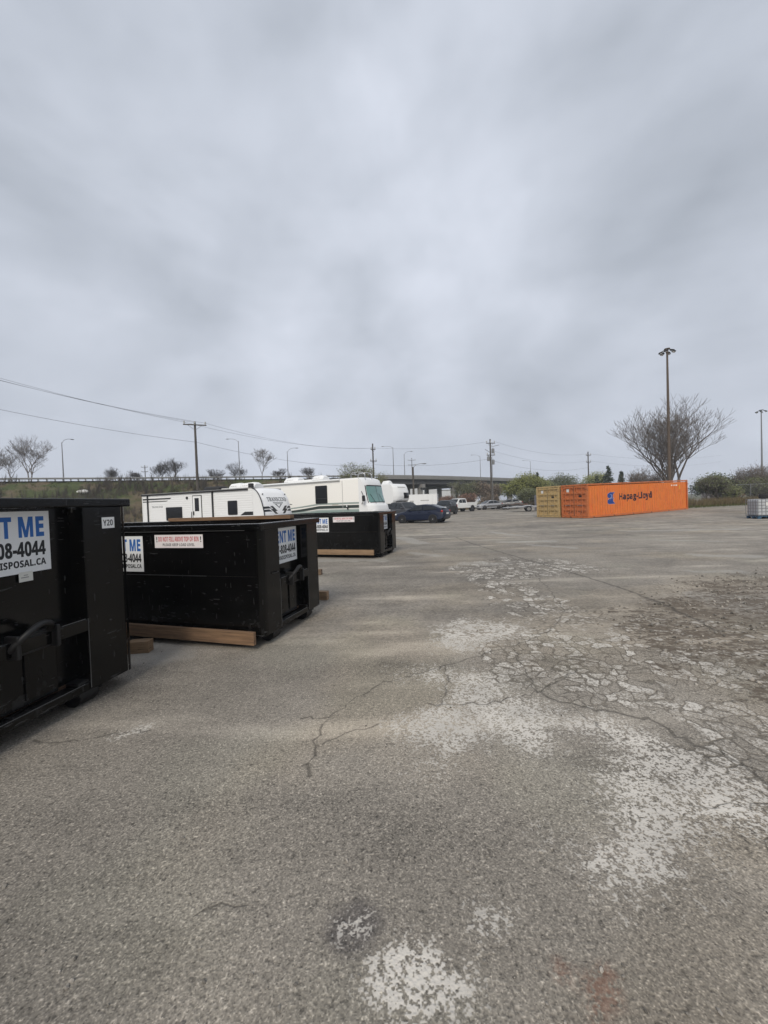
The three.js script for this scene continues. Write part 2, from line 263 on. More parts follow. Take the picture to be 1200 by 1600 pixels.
function lotTex(x0, x1, d0, d1, W, H, fine, wantBump) {
  const c = new Uint8Array(W * H * 4), hb = wantBump ? new Uint8Array(W * H * 4) : null, acc = new Float32Array(W * H).fill(0);
  const sx = (x1 - x0) / W, sd = (d1 - d0) / H;
  if (fine) for (const P of crackPts) for (let k = 0; k < P.length - 1; k++) {
    const [ax, ad, aw] = P[k], [bx, bd] = P[k + 1], w = Math.max(aw, Math.max(sx, sd) * 0.6), m = w * 3.2, fade = Math.min(1, aw / w + 0.25);
    const i0 = Math.max(0, Math.floor((Math.min(ax, bx) - m - x0) / sx)), i1 = Math.min(W - 1, Math.ceil((Math.max(ax, bx) + m - x0) / sx)), j0 = Math.max(0, Math.floor((Math.min(ad, bd) - m - d0) / sd)), j1 = Math.min(H - 1, Math.ceil((Math.max(ad, bd) + m - d0) / sd));
    const ux = bx - ax, uy = bd - ad, L = ux * ux + uy * uy || 1e-9;
    for (let j = j0; j <= j1; j++) for (let i = i0; i <= i1; i++) {
      const x = x0 + (i + 0.5) * sx - ax, y = d0 + (j + 0.5) * sd - ad, t = clamp((x * ux + y * uy) / L, 0, 1), q = Math.hypot(x - ux * t, y - uy * t);
      const v = fade * (1 - sst(w * 0.45, w * 1.15, q) + 0.22 * (1 - sst(w, m, q))); if (v > acc[j * W + i]) acc[j * W + i] = v;
    }
  }
  for (let j = 0; j < H; j++) { const d = d0 + (j + 0.5) * sd; for (let i = 0; i < W; i++) {
    spot(x0 + (i + 0.5) * sx, d, fine); const q = j * W + i, k = q * 4, f = Math.min(1, acc[q]) * 0.62;
    c[k] = ENC[clamp(mix(O[0], 0.045, f), 0, 1) * 4096 | 0]; c[k + 1] = ENC[clamp(mix(O[1], 0.04, f), 0, 1) * 4096 | 0]; c[k + 2] = ENC[clamp(mix(O[2], 0.032, f), 0, 1) * 4096 | 0]; c[k + 3] = 255;
    if (hb) { const v = clamp((O[3] - f * 0.5) * 255, 0, 255); hb[k] = hb[k + 1] = hb[k + 2] = v; hb[k + 3] = 255; }
  } }
  const mk = (a, srgb) => { const t = new THREE.DataTexture(a, W, H, THREE.RGBAFormat); t.magFilter = THREE.LinearFilter; t.minFilter = THREE.LinearMipmapLinearFilter; t.generateMipmaps = true; t.anisotropy = 8; if (srgb) t.colorSpace = THREE.SRGBColorSpace; t.needsUpdate = true; return t; };
  return [mk(c, true), hb && mk(hb, false)];
}
// gentle lie of the land: the container yard on the right lies a little higher, the lot is flat near by
const lie = (x, d) => 0.28 * sst(15, 30, x) * sst(25, 31, d) + 0.10 * sst(30, 60, d) + 0.03 * (fbm(x * 0.2 + 3, d * 0.2 + 1, 3) - 0.5) * sst(16, 26, d);
function lotSheet(name, x0, x1, d0, d1, W, H, fine, bump, y, nx, nd) {
  const [t, b] = lotTex(x0, x1, d0, d1, W, H, fine, bump);
  const g = gridGeo(nx, nd, (u, v) => { const x = mix(x0, x1, u), d = mix(d0, d1, v); return V(x, y + lie(x, d), -d); });
  const m = new THREE.MeshStandardMaterial({ map: t, roughness: 0.93 }); if (b) { m.bumpMap = b; m.bumpScale = fine === 2 ? 0.006 : 0.012; }
  const o = new THREE.Mesh(g, m); o.name = name; o.receiveShadow = true; scene.add(o); return struct(o);
}
lotSheet('asphalt_lot_near', -3, 3.6, 0.8, 4.6, 2048, 2048, 2, true, 0.004, 2, 2);
lotSheet('asphalt_lot', -8, 13, -2, 17.5, 2048, 2048, 1, true, 0, 8, 8);
lotSheet('gravel_lot', -60, 62, 17.5, 76, 2048, 1024, 0, false, -0.001, 120, 60);
for (const [x0, x1] of [[-60, -8], [13, 62]]) lotSheet('gravel_lot_side', x0, x1, -8, 17.5, 512, 512, 0, false, -0.002, 4, 4);
{ // open country out to the horizon
  const t = dataTex(512, 512, (u, v) => { const n = tfbm(u, v, 6, 5), m = tfbm(u, v, 23, 4, 9), k = sst(0.4, 0.62, n); return [mix(0.085, 0.13, k) * (0.7 + 0.6 * m), mix(0.095, 0.115, k) * (0.7 + 0.6 * m), mix(0.045, 0.075, k) * (0.7 + 0.6 * m)]; }, true, 1 / 30);
  const g = new THREE.PlaneGeometry(3000, 3000, 2, 2).rotateX(-Math.PI / 2); const uv = g.attributes.uv, p = g.attributes.position; for (let i = 0; i < uv.count; i++) uv.setXY(i, p.getX(i), p.getZ(i));
  const o = new THREE.Mesh(g, new THREE.MeshStandardMaterial({ map: t, roughness: 1 })); o.name = 'ground'; o.position.y = -0.08; o.receiveShadow = true; scene.add(o); struct(o);
}

// ───────────────────────── materials ─────────────────────────
const wearTex = dataTex(512, 512, (u, v) => { const n = tfbm(u, v, 5, 5), m = tfbm(u, v, 60, 3, 4); const k = 0.75 + 0.35 * (n - 0.5) + 0.35 * (m - 0.5) + (m > 0.68 ? 0.5 : 0); return [k, k, k]; }, false, 0.5);
const smudge = dataTex(512, 512, (u, v) => { const n = tfbm(u, v, 7, 5, 3), s = tfbm(u, v * 0.25, 30, 3, 8); const k = clamp(0.5 + 0.8 * (n - 0.5) + 0.5 * (s - 0.5), 0.2, 1); return [k, k, k]; }, false, 0.7);
const blackMap = dataTex(512, 512, (u, v) => { const n = tfbm(u, v, 6, 5, 2), s = tfbm(u, v, 40, 3, 7), d = sst(0.60, 0.72, n * 0.7 + s * 0.3); const sc = tfbm(u * 0.15, v, 120, 2, 31), sc2 = tfbm(u, v * 0.2, 90, 2, 17); const k = 0.0035 + 0.003 * (n - 0.5) + 0.016 * d + (sc > 0.74 && n > 0.5 ? 0.03 : 0) + (sc2 > 0.76 && n < 0.52 ? 0.022 : 0); return [k, k * 1.0, k * 1.02]; }, true, 0.6);
const blackPaint = new THREE.MeshPhysicalMaterial({ map: blackMap, specularIntensity: 0.6, roughness: 0.36, roughnessMap: smudge, bumpMap: wearTex, bumpScale: 0.0012 });
const wornHighlightEdge = std(0.085, 0.085, 0.082, 0.5, 0.2), blackSteel = std(0.006, 0.006, 0.0065, 0.55, 0.0, { bumpMap: wearTex, bumpScale: 0.002 });
const rustInside = new THREE.MeshStandardMaterial({ map: dataTex(512, 512, (u, v) => { const n = tfbm(u, v, 8, 5, 5), s = tfbm(u, v, 50, 3, 1); const k = 0.75 + 0.7 * (n - 0.5) + 0.3 * (s - 0.5); return [0.28 * k, 0.165 * k, 0.10 * k]; }, true, 0.5), roughness: 0.85 });
function woodMat(seed, r, g, b) {
  return new THREE.MeshStandardMaterial({ map: dataTex(512, 128, (u, v) => {
    const ring = tfbm(u * 0.25, v, 14, 4, seed), fineg = tfbm(u * 0.12, v, 70, 2, seed + 3), kn = Math.exp(-(((u * 4 + seed * 0.37) % 1 - 0.5) ** 2 * 160 + (v - 0.45) ** 2 * 90));
    const st = tfbm(u, v, 9, 4, seed + 8); const k = 0.85 + 0.8 * (ring - 0.5) + 0.5 * (fineg - 0.5) - 0.6 * kn + 0.5 * (st - 0.5) - (fineg < 0.3 ? 0.25 : 0); return [r * k, g * k, b * k];
  }, true, 1), roughness: 0.85, bumpMap: wearTex, bumpScale: 0.001 });
}
const woodA = woodMat(3, 0.215, 0.13, 0.073), woodB = woodMat(11, 0.29, 0.19, 0.11), woodC = woodMat(23, 0.19, 0.13, 0.085);
for (const w of [woodA, woodB, woodC]) w.map.repeat.set(0.6, 3.5);

const signTex = canvasTex(1024, 768, (c, w, h) => {
  c.fillStyle = '#dfe1e2'; c.fillRect(0, 0, w, h); c.textAlign = 'left'; c.textBaseline = 'alphabetic';
  const line = (t, x0, x1, yb, cap, fill, font) => { c.save(); c.font = font; const m = c.measureText(t), hpx = 100 * 0.73; c.fillStyle = fill; c.translate(x0, yb); c.scale((x1 - x0) / m.width, cap / hpx); c.fillText(t, 0, 0); c.lineWidth = 4; c.strokeStyle = fill; c.strokeText(t, 0, 0); c.restore(); };
  line('RENT ME', 22, 965, 318, 250, '#1d5ea8', 'bold 100px sans-serif');
  line('647-808-4044', 22, 965, 560, 180, '#15171b', 'bold 100px sans-serif');
  line('URBANDISPOSAL.CA', 40, 960, 690, 82, '#1c1e22', 'bold 100px sans-serif');
});
const warnTex = canvasTex(1024, 230, (c, w, h) => {
  c.fillStyle = '#e2dcdc'; c.fillRect(0, 0, w, h); c.textAlign = 'left'; c.fillStyle = '#1a1a1c'; c.font = 'bold 130px sans-serif'; c.fillText('!', 30, 128); c.fillText('!', 960, 128);
  const line = (t, x0, x1, yb, cap, fill) => { c.save(); c.font = 'bold 100px sans-serif'; const m = c.measureText(t); c.fillStyle = fill; c.translate(x0, yb); c.scale((x1 - x0) / m.width, cap / 73); c.fillText(t, 0, 0); c.restore(); };
  line('DO NOT FILL ABOVE TOP OF BIN', 80, 940, 118, 84, '#b3202a'); line('PLEASE KEEP LOAD LEVEL', 170, 850, 198, 48, '#33333a');
});
const numTex = (t) => canvasTex(256, 192, (c, w, h) => { c.fillStyle = '#e6e6e4'; c.fillRect(0, 0, w, h); c.fillStyle = '#111'; c.font = 'bold 130px sans-serif'; c.textAlign = 'center'; c.save(); c.translate(w / 2, 148); c.scale(0.92, 1.12); c.fillText(t, 0, 0); c.restore(); });
const tagTex = canvasTex(128, 96, (c, w, h) => { c.fillStyle = '#cfcfc8'; c.fillRect(0, 0, w, h); c.fillStyle = '#8a8a88'; c.fillRect(20, 50, 70, 10); c.fillRect(44, 30, 40, 8); });

// ───────────────────────── roll-off bins ─────────────────────────
// local frame: +x out of the hook end, +z towards the near long side, origin under the middle of the hook end
function rollOffBin(label, x, d, a, { W, c, H, L, base = 0.13, sideSigns, numberLabel, extraTag, signShift = 0 }) {
  const t = thing('roll_off_bin', label, 'dumpster', x, 0, d, -a, 'black roll-off bins'); const hw = W / 2, R = 0.07, rc = 0.15, ear = hw - c / 2;
  // hook end: two box corners standing proud of the middle plate
  for (const s of [1, -1]) {
    mb().rb(0.16, H - base - 0.07, ear - R, -0.08, base + (H - base - 0.07) / 2, s * (c / 2 + (ear - R) / 2), 0.012).build('front_corner', blackPaint, t);
    const q = new THREE.CylinderGeometry(R, R, H - base - 0.07, 10, 1, true, s > 0 ? 0 : Math.PI / 2, Math.PI / 2);
    mb().add(q, -R, base + (H - base - 0.07) / 2, s * (hw - R)).build('corner_post', blackPaint, t);
  }
  mb().box(0.03, H - base - 0.07, c, -rc - 0.015, base + (H - base - 0.07) / 2, 0).build('front_plate', blackPaint, t);
  mb().rb(0.05, 0.50, c * 0.56, -rc + 0.02, base + 0.33, 0, 0.012).rb(0.02, 0.42, 0.03, -rc + 0.05, base + 0.33, 0, 0.006).build('stiffener_plate', blackPaint, t);
  mb().rb(0.14, 0.11, c - 0.004, -0.065, 0.70, 0, 0.012).build('cross_rail', blackPaint, t);
  mb().rb(0.12, 0.07, c - 0.004, -0.07, base + 0.035, 0, 0.01).build('bottom_sill', blackPaint, t);
  // hook bail
  mb().tube([V(-0.05, 0.66, 0.17), V(0.02, 0.72, 0.16), V(0.07, 0.80, 0.10), V(0.06, 0.84, 0.0), V(0.04, 0.82, -0.08), V(-0.03, 0.74, -0.12)], 0.024, 28, 10).build('hook_bar', blackSteel, t);
  mb().rb(0.12, 0.17, 0.03, 0.0, 0.71, 0.15, 0.01).rb(0.12, 0.17, 0.03, 0.0, 0.71, -0.13, 0.01).rb(0.04, 0.14, 0.25, -0.02, 0.70, 0.01, 0.01).build('hook_bracket', blackSteel, t);
  // edges rubbed to bare metal; the pale strips also paint in edge highlights
  const edgeStrip = (a, b, r = 0.003) => mb().bar(a, b, r, r, 5).build('rubbed_highlight_edge', wornHighlightEdge, t);
  edgeStrip(V(0.003, 0.754, -c / 2 + 0.03), V(0.003, 0.754, -0.2)); edgeStrip(V(0.003, 0.754, 0.22), V(0.003, 0.754, c / 2 - 0.02)); edgeStrip(V(-0.012, base + 0.068, -c / 2 + 0.05), V(-0.012, base + 0.068, c / 2 - 0.1));
  for (const s of [1, -1]) { edgeStrip(V(-0.002, base + 0.02, s * c / 2), V(-0.002, base + 0.62, s * c / 2), 0.0035); edgeStrip(V(-0.2, H - 0.077, s * (hw + 0.028)), V(-L * 0.9, H - 0.077, s * (hw + 0.028)), 0.0025); }
  // ground rollers under the hook end
  for (const s of [1, -1]) {
    const r = new THREE.Group(); r.name = 'roller'; t.add(r);
    mb().cyl(0.095, 0.095, 0.17, -0.13, 0.095, s * 0.44, Math.PI / 2, 0, 0, 24).build('wheel', blackSteel, r);
    mb().rb(0.22, 0.12, 0.02, -0.13, 0.16, s * 0.44 + 0.1, 0.008).rb(0.22, 0.12, 0.02, -0.13, 0.16, s * 0.44 - 0.1, 0.008).rb(0.2, 0.03, 0.22, -0.13, 0.205, s * 0.44, 0.008).build('bracket', blackSteel, r);
  }
  // long sides: plates welded along the middle with upright seams
  for (const s of [1, -1]) {
    const w = new THREE.Group(); w.name = 'side_wall'; t.add(w);
    const x0 = -L, x1 = -R, n = 4, mid = base + (H - base) * 0.53, pw = (x1 - x0) / n, z = s * (hw - 0.02);
    for (let k = 0; k < n; k++) { const cx = x0 + pw * (k + 0.5);
      mb().rb(pw - 0.004, H - 0.07 - mid - 0.004, 0.04, cx, (H - 0.07 + mid) / 2, z, 0.004).build('steel_plate', blackPaint, w);
      mb().rb(pw - 0.004, mid - base - 0.004, 0.04, cx, (mid + base) / 2, z, 0.004).build('steel_plate', blackPaint, w); }
    mb().bar(V(x0, mid, s * (hw - 0.002)), V(x1 - pw * 0.75, mid, s * (hw - 0.002)), 0.006).build('weld_bead', blackSteel, w);
    mb().rb(L - R - 0.1, 0.05, 0.05, -(L + R) / 2, base + 0.028, s * (hw + 0.026), 0.008).build('bottom_rail', blackPaint, w);
    mb().box(L - R - 0.05, H - base - 0.1, 0.012, -(L + R) / 2, base + (H - base) / 2, s * (hw - 0.048)).build('inner_lining', rustInside, w);
  }
  mb().rb(0.06, H - base, W - 0.02, -L - 0.03, base + (H - base) / 2, 0, 0.01).build('rear_door', blackPaint, t);
  mb().box(L - 0.2, 0.05, W - 0.12, -L / 2 - 0.05, base + 0.06, 0).build('floor_plate', rustInside, t);
  for (const s of [1, -1]) mb().rb(L - 0.3, 0.12, 0.07, -L / 2 - 0.1, 0.075, s * 0.44, 0.01).build('skid_rail', blackSteel, t);
  // rim of square tube
  mb().rb(0.10, 0.075, W + 0.06, -0.035, H - 0.038, 0, 0.012).rb(0.10, 0.075, W + 0.06, -L - 0.02, H - 0.038, 0, 0.012).rb(L - 0.06, 0.075, 0.10, -L / 2 - 0.03, H - 0.038, hw - 0.02, 0.012).rb(L - 0.06, 0.075, 0.10, -L / 2 - 0.03, H - 0.038, -hw + 0.02, 0.012).build('rim', blackPaint, t);
  // signs
  panel('rent_sign', 0.63, 0.475, signTex, t, -rc + 0.012, H - 0.335, signShift, Math.PI / 2);
  if (sideSigns) {
    panel('rent_sign', 0.61, 0.46, signTex, t, sideSigns[0], H - 0.36, hw + 0.006);
    panel('warning_label', 0.74, 0.165, warnTex, t, sideSigns[1], H - 0.20, hw + 0.006);
  }
  if (numberLabel) panel('number_label', 0.13, 0.1, numberLabel, t, 0.004, H - 0.22, -(c / 2 + ear * 0.52), Math.PI / 2);
  if (extraTag) panel('paper_tag', 0.10, 0.075, tagTex, t, -rc + 0.016, H - 0.60, -0.06, Math.PI / 2);
  // lifting lug on the far corner
  mb().tube([V(0, H * 0.58, hw - 0.2), V(0.018, H * 0.58, hw - 0.2), V(0.018, H * 0.58, hw - 0.32), V(0, H * 0.58, hw - 0.32)], 0.006, 12, 6).build('tie_ring', blackSteel, t);
  return t;
}
rollOffBin('nearest black bin, cut by the left edge, with a Y20 label on its corner', -2.655, 2.87, 10, { W: 1.77, c: 0.86, H: 1.785, L: 3.6, numberLabel: numTex('Y20'), extraTag: true, signShift: 0.06 });
rollOffBin('middle black bin with tan inside and a brown timber along its foot', -1.235, 5.2, 16, { W: 1.52, c: 0.75, H: 1.47, L: 3.9, sideSigns: [-2.05, -1.18] });
rollOffBin('farthest black bin in front of the white motorhome, with sign and red label', 0.12, 12.35, 20, { W: 1.6, c: 0.78, H: 1.40, L: 3.7, sideSigns: [-2.02, -1.19] });
// timbers under and beside the bins
function timber(label, x, y, d, turn, L, h, w, mat) { const o = mb().rb(L, h, w, 0, 0, 0, 0.004).build('timber', mat); o.position.set(x, y, -d); o.rotation.y = turn * RAD; tag(o, label, 'timber', 'loose timbers under the bins'); return o; }
const off = (x, d, a, lx, lz) => [x + Math.cos(a * RAD) * lx - Math.sin(a * RAD) * lz, d - Math.sin(a * RAD) * lx - Math.cos(a * RAD) * lz];
{ let [x, d] = off(-1.235, 5.2, 16, -1.22, 0.76 + 0.085); timber('long brown timber on edge along the near foot of the middle bin', x, 0.145, d, -16.6, 2.3, 0.15, 0.045, woodA);
  timber('short timber block on the asphalt beside the nearest bin', -2.93, 0.07, 4.5, 6, 0.24, 0.14, 0.12, woodB);
  [x, d] = off(-1.235, 5.2, 16, -1.6, -0.76 + 0.03); timber('brown timber lying on the far rim of the middle bin', x, 1.498, d, -16, 2.35, 0.055, 0.12, woodA);
  [x, d] = off(0.12, 12.35, 20, -1.3, 0.8 + 0.085); timber('pale timber on edge along the near foot of the farthest bin', x, 0.185, d, -20, 2.25, 0.16, 0.05, woodB);
  timber('timber end sticking out just behind the middle bin', -2.2, 0.075, 7.0, -14, 2.4, 0.15, 0.10, woodB);
  timber('farther timber end sticking out between middle and farthest bins', -2.9, 0.07, 9.5, -14, 2.8, 0.13, 0.10, woodC); }

// ───────────────────────── shipping containers ─────────────────────────
const contTex = canvasTex(2048, 436, (c, w, h) => {
  c.fillStyle = '#d6752f'; c.fillRect(0, 0, w, h); const S = w / 12.19, r = rng(9);
  for (let i = 0; i < 900; i++) { c.fillStyle = `rgba(${150 + r() * 80 | 0},${70 + r() * 45 | 0},${20 + r() * 30 | 0},${0.05 + r() * 0.08})`; c.fillRect(r() * w, r() * h, 4 + r() * 50, 10 + r() * 120); }
  for (let i = 0; i < 120; i++) { c.fillStyle = `rgba(95,45,22,${0.08 + r() * 0.2})`; const y = r() < 0.6 ? h - r() * r() * 60 : r() * h; c.fillRect(r() * w, y, 2 + r() * 8, 4 + r() * 30); }
  const Y = (m) => h - m * h / 2.35;
  // emblem: two stacked wing shapes in blue
  c.fillStyle = '#1f3f86'; c.strokeStyle = '#b9b6c8'; c.lineWidth = 5;
  for (const k of [0, 1]) { const x = 2.05 * S, y0 = Y(1.75 - k * 0.48), y1 = Y(1.3 - k * 0.48), xm = x + 0.92 * S; c.beginPath(); c.moveTo(x + 0.32 * S, y0); c.lineTo(xm - (k ? 0.14 : 0.06) * S, y0); c.quadraticCurveTo(xm - 0.3 * S, (y0 + y1) / 2, xm - (k ? 0.02 : 0.18) * S, y1); c.lineTo(x + 0.2 * S, y1); c.quadraticCurveTo(x - 0.12 * S, (y0 + y1) / 2, x + 0.32 * S, y0); c.closePath(); c.stroke(); c.fill(); }
  c.strokeStyle = '#8fa6d8'; c.lineWidth = 7; c.beginPath(); c.moveTo(2.35 * S, Y(1.1)); c.lineTo(2.6 * S, Y(1.45)); c.lineTo(2.5 * S, Y(1.62)); c.stroke();
  c.fillStyle = '#241326'; c.save(); c.font = 'bold 100px sans-serif'; c.lineWidth = 5; c.strokeStyle = '#241326'; const m = c.measureText('Hapag-Lloyd'); c.translate(3.4 * S, Y(1.12)); c.scale(4.1 * S / m.width, 1.3); c.fillText('Hapag-Lloyd', 0, 0); c.strokeText('Hapag-Lloyd', 0, 0); c.restore();
  c.fillStyle = '#dfe3df'; for (let i = 0; i < 4; i++) c.fillRect((10.1 + i * 0.22) * S, Y(2.14), 0.14 * S, 0.12 * S); c.fillStyle = '#d8a21f'; c.fillRect(11.2 * S, Y(2.06), 0.16 * S, 0.36 * S);
});
const orange = new THREE.MeshStandardMaterial({ map: contTex, roughness: 0.55 });
const rustSpot = (r, g, b, s) => new THREE.MeshStandardMaterial({ map: dataTex(512, 512, (u, v) => { const n = tfbm(u, v, 7, 5, s), m = tfbm(u, v, 45, 3, s + 2), q = sst(0.60, 0.68, n * 0.6 + m * 0.4); const k = 0.9 + 0.4 * (n - 0.5) + 0.2 * (m - 0.5); return [mix(r * k, 0.11, q), mix(g * k, 0.055, q), mix(b * k, 0.03, q)]; }, true, 0.45), roughness: 0.6 });
const orangePlain = rustSpot(0.56, 0.165, 0.05, 4), tanPaint = rustSpot(0.50, 0.36, 0.165, 14), steelGrey = std(0.3, 0.3, 0.3, 0.45, 0.6), darkGap = std(0.015, 0.013, 0.012, 0.8), whiteSticker = std(0.7, 0.7, 0.68, 0.5);
function corrugated(L, H, depth, per) { // upright trapezoid waves in a steel wall, along x, facing +z
  const xs = []; for (let x = 0; x < L - per * 0.5; x += per) xs.push([x, 0], [x + per * 0.26, 0], [x + per * 0.5, -depth], [x + per * 0.76, -depth]); xs.push([L, 0]);
  const p = [], uv = []; for (let i = 0; i < xs.length - 1; i++) { const [a, za] = xs[i], [b, zb] = xs[i + 1]; for (const [x, y, z] of [[a, 0, za], [b, 0, zb], [b, H, zb], [a, 0, za], [b, H, zb], [a, H, za]]) { p.push(x, y, z); uv.push(x / L, y / H); } }
  const g = new THREE.BufferGeometry(); g.setAttribute('position', new THREE.Float32BufferAttribute(p, 3)); g.setAttribute('uv', new THREE.Float32BufferAttribute(uv, 2)); g.computeVertexNormals(); return g;
}
function container(name, label, x, d, turn, tilt, paint, wallMat) {
  const t = thing(name, label, 'container', x, lie(x, d) + 0.02, d, turn, 'shipping containers'); t.rotation.z = tilt * RAD; const L = 12.19, W = 2.44, H = 2.59, c = 0.16;
  const wall = (nm, g, x0, y0, z0, ry) => { const m = mb().add(g, x0, y0, z0, 0, ry).build(nm, wallMat, t, true); return m; };
  wall('side_wall', corrugated(L - 0.32, 2.27, 0.036, 0.278), 0.16, 0.16, -0.03, 0);
  const far = mb().add(corrugated(L - 0.32, 2.27, 0.036, 0.278), L - 0.16, 0.16, -W + 0.03, 0, Math.PI).build('side_wall', paint, t);
  mb().add(corrugated(W - 0.32, 2.27, 0.036, 0.278), L - 0.03, 0.16, -0.16, 0, Math.PI / 2).build('end_wall', paint, t);
  mb().box(L - 0.1, 0.02, W - 0.1, L / 2, H - 0.04, -W / 2).build('roof', paint, t); mb().box(L - 0.1, 0.1, W - 0.1, L / 2, 0.11, -W / 2).build('floor', darkGap, t);
  for (const z of [-0.045, -W + 0.045]) { mb().rb(L - 2 * c, 0.11, 0.08, L / 2, H - 0.06, z, 0.01).build('top_rail', paint, t); mb().rb(L - 2 * c, 0.15, 0.07, L / 2, 0.085, z, 0.01).build('bottom_rail', paint, t); for (const px of [0.06, L - 0.06]) mb().rb(0.12, H - 0.26, 0.12, px, H / 2, z === -0.045 ? -0.06 : -W + 0.06, 0.012).build('corner_post', paint, t); }
  for (const px of [0.09, L - 0.09]) for (const z of [-0.085, -W + 0.085]) for (const y of [0.06, H - 0.06]) mb().rb(0.18, 0.12, 0.165, px, y, z, 0.01).box(0.004, 0.06, 0.07, px < 1 ? -0.003 : L + 0.003, y, z).build('corner_casting', paint, t);
  mb().rb(0.1, 0.12, W - 2 * c, 0.06, H - 0.06, -W / 2, 0.01).build('door_header', paint, t); mb().rb(0.1, 0.13, W - 2 * c, 0.06, 0.07, -W / 2, 0.01).build('door_sill', paint, t);
  // doors at the near end, each a frame with five sunk panels, hinges and two lock rods
  for (const k of [0, 1]) { const dr = new THREE.Group(); dr.name = 'door'; dr.position.set(0.05, 0, -0.13 - k * 1.095); t.add(dr); const w = 1.08;
    const f = mb().box(0.03, 2.27, w, 0.05, 1.29, -w / 2); for (let i = 0; i < 6; i++) f.rb(0.09, i % 5 ? 0.17 : 0.12, w - 0.02, 0.005, 0.21 + i * 0.432, -w / 2, 0.012); for (const z of [-0.04, -w + 0.04]) f.rb(0.05, 2.26, 0.08, -0.004, 1.29, z, 0.012); f.build('door_panel', paint, dr);
    mb().box(0.02, 2.3, 0.03, -0.03, 1.29, k ? 0.008 : -w - 0.008).build('gasket', darkGap, dr);
    for (const z of [-0.32, -0.78]) mb().bar(V(-0.075, 0.12, z), V(-0.075, 2.47, z), 0.022).rb(0.05, 0.08, 0.09, -0.045, 0.2, z, 0.01).rb(0.05, 0.08, 0.09, -0.045, 2.4, z, 0.01).rb(0.05, 0.05, 0.07, -0.045, 1.6, z, 0.01).build('lock_rod', paint, dr);
    for (const z of [-0.32, -0.78]) mb().rb(0.02, 0.04, 0.36, -0.08, 0.98, z + (z < -0.5 ? 0.14 : -0.14), 0.008).build('handle', steelGrey, dr);
    for (let i = 0; i < 4; i++) mb().rb(0.03, 0.07, 0.12, -0.03, 0.35 + i * 0.62, k ? -w + 0.02 : -0.02, 0.008).build('hinge', paint, dr);
    const st = mb(); if (k) st.box(0.004, 0.26, 0.24, -0.034, 2.12, -0.55); else st.box(0.004, 0.2, 0.3, -0.034, 1.65, -0.5); st.build('placard', k ? whiteSticker : darkGap, dr); }
  return t;
}
container('shipping_container', 'long orange shipping container with blue emblem and dark lettering on its side', 15.3, 28.8, 22.6, 0.9, orangePlain, orange);
container('shipping_container', 'tan yellow shipping container standing left of the orange one', 14.25, 31.2, 22.6, 0.5, tanPaint, tanPaint);

// ───────────────────────── wheels and road vehicles ─────────────────────────
const rubber = std(0.02, 0.02, 0.021, 0.85), alloy = std(0.42, 0.43, 0.44, 0.35, 0.7), glassDark = new THREE.MeshPhysicalMaterial({ color: col(0.012, 0.015, 0.018), roughness: 0.06, specularIntensity: 0.8 }), chrome = std(0.6, 0.6, 0.6, 0.2, 0.9), lampWhite = std(0.75, 0.76, 0.75, 0.15), lampRed = std(0.35, 0.012, 0.012, 0.2), plastic = std(0.02, 0.02, 0.022, 0.6);
const tyreG = (r, w) => new THREE.LatheGeometry([[r * 0.62, -w / 2], [r * 0.9, -w / 2], [r, -w * 0.36], [r, w * 0.36], [r * 0.9, w / 2], [r * 0.62, w / 2]].map(([a, b]) => new THREE.Vector2(a, b)), 24).rotateX(Math.PI / 2);
function wheel(parent, x, z, r, w, side, rimMat = alloy) {
  const g = new THREE.Group(); g.name = 'wheel'; g.position.set(x, r, z); parent.add(g); mb().add(tyreG(r, w)).build('tyre', rubber, g);
  const m = mb().cyl(r * 0.63, r * 0.63, w * 0.5, 0, 0, 0, Math.PI / 2, 0, 0, 20).cyl(r * 0.14, r * 0.14, w * 0.3, 0, 0, side * w * 0.36, Math.PI / 2);
  for (let i = 0; i < 5; i++) { const a = i / 5 * Math.PI * 2; m.box(r * 0.5, r * 0.16, 0.03, Math.cos(a) * r * 0.36, Math.sin(a) * r * 0.36, side * w * 0.36, 0, 0, a); } m.build('rim', rimMat, g); return g;
}
function ringOf(x, yb, yt, hb, ht, crown = 0) { const c = Math.min(0.09, (yt - yb) * 0.3, hb * 0.4); return [V(x, yb, -hb + c), V(x, yb + c, -hb), V(x, mix(yb, yt, 0.62), -mix(hb, ht, 0.35)), V(x, yt - c, -ht), V(x, yt + crown * 0.5, -ht + c * 1.3), V(x, yt + crown, 0), V(x, yt + crown * 0.5, ht - c * 1.3), V(x, yt - c, ht), V(x, mix(yb, yt, 0.62), mix(hb, ht, 0.35)), V(x, yb + c, hb), V(x, yb, hb - c)]; }
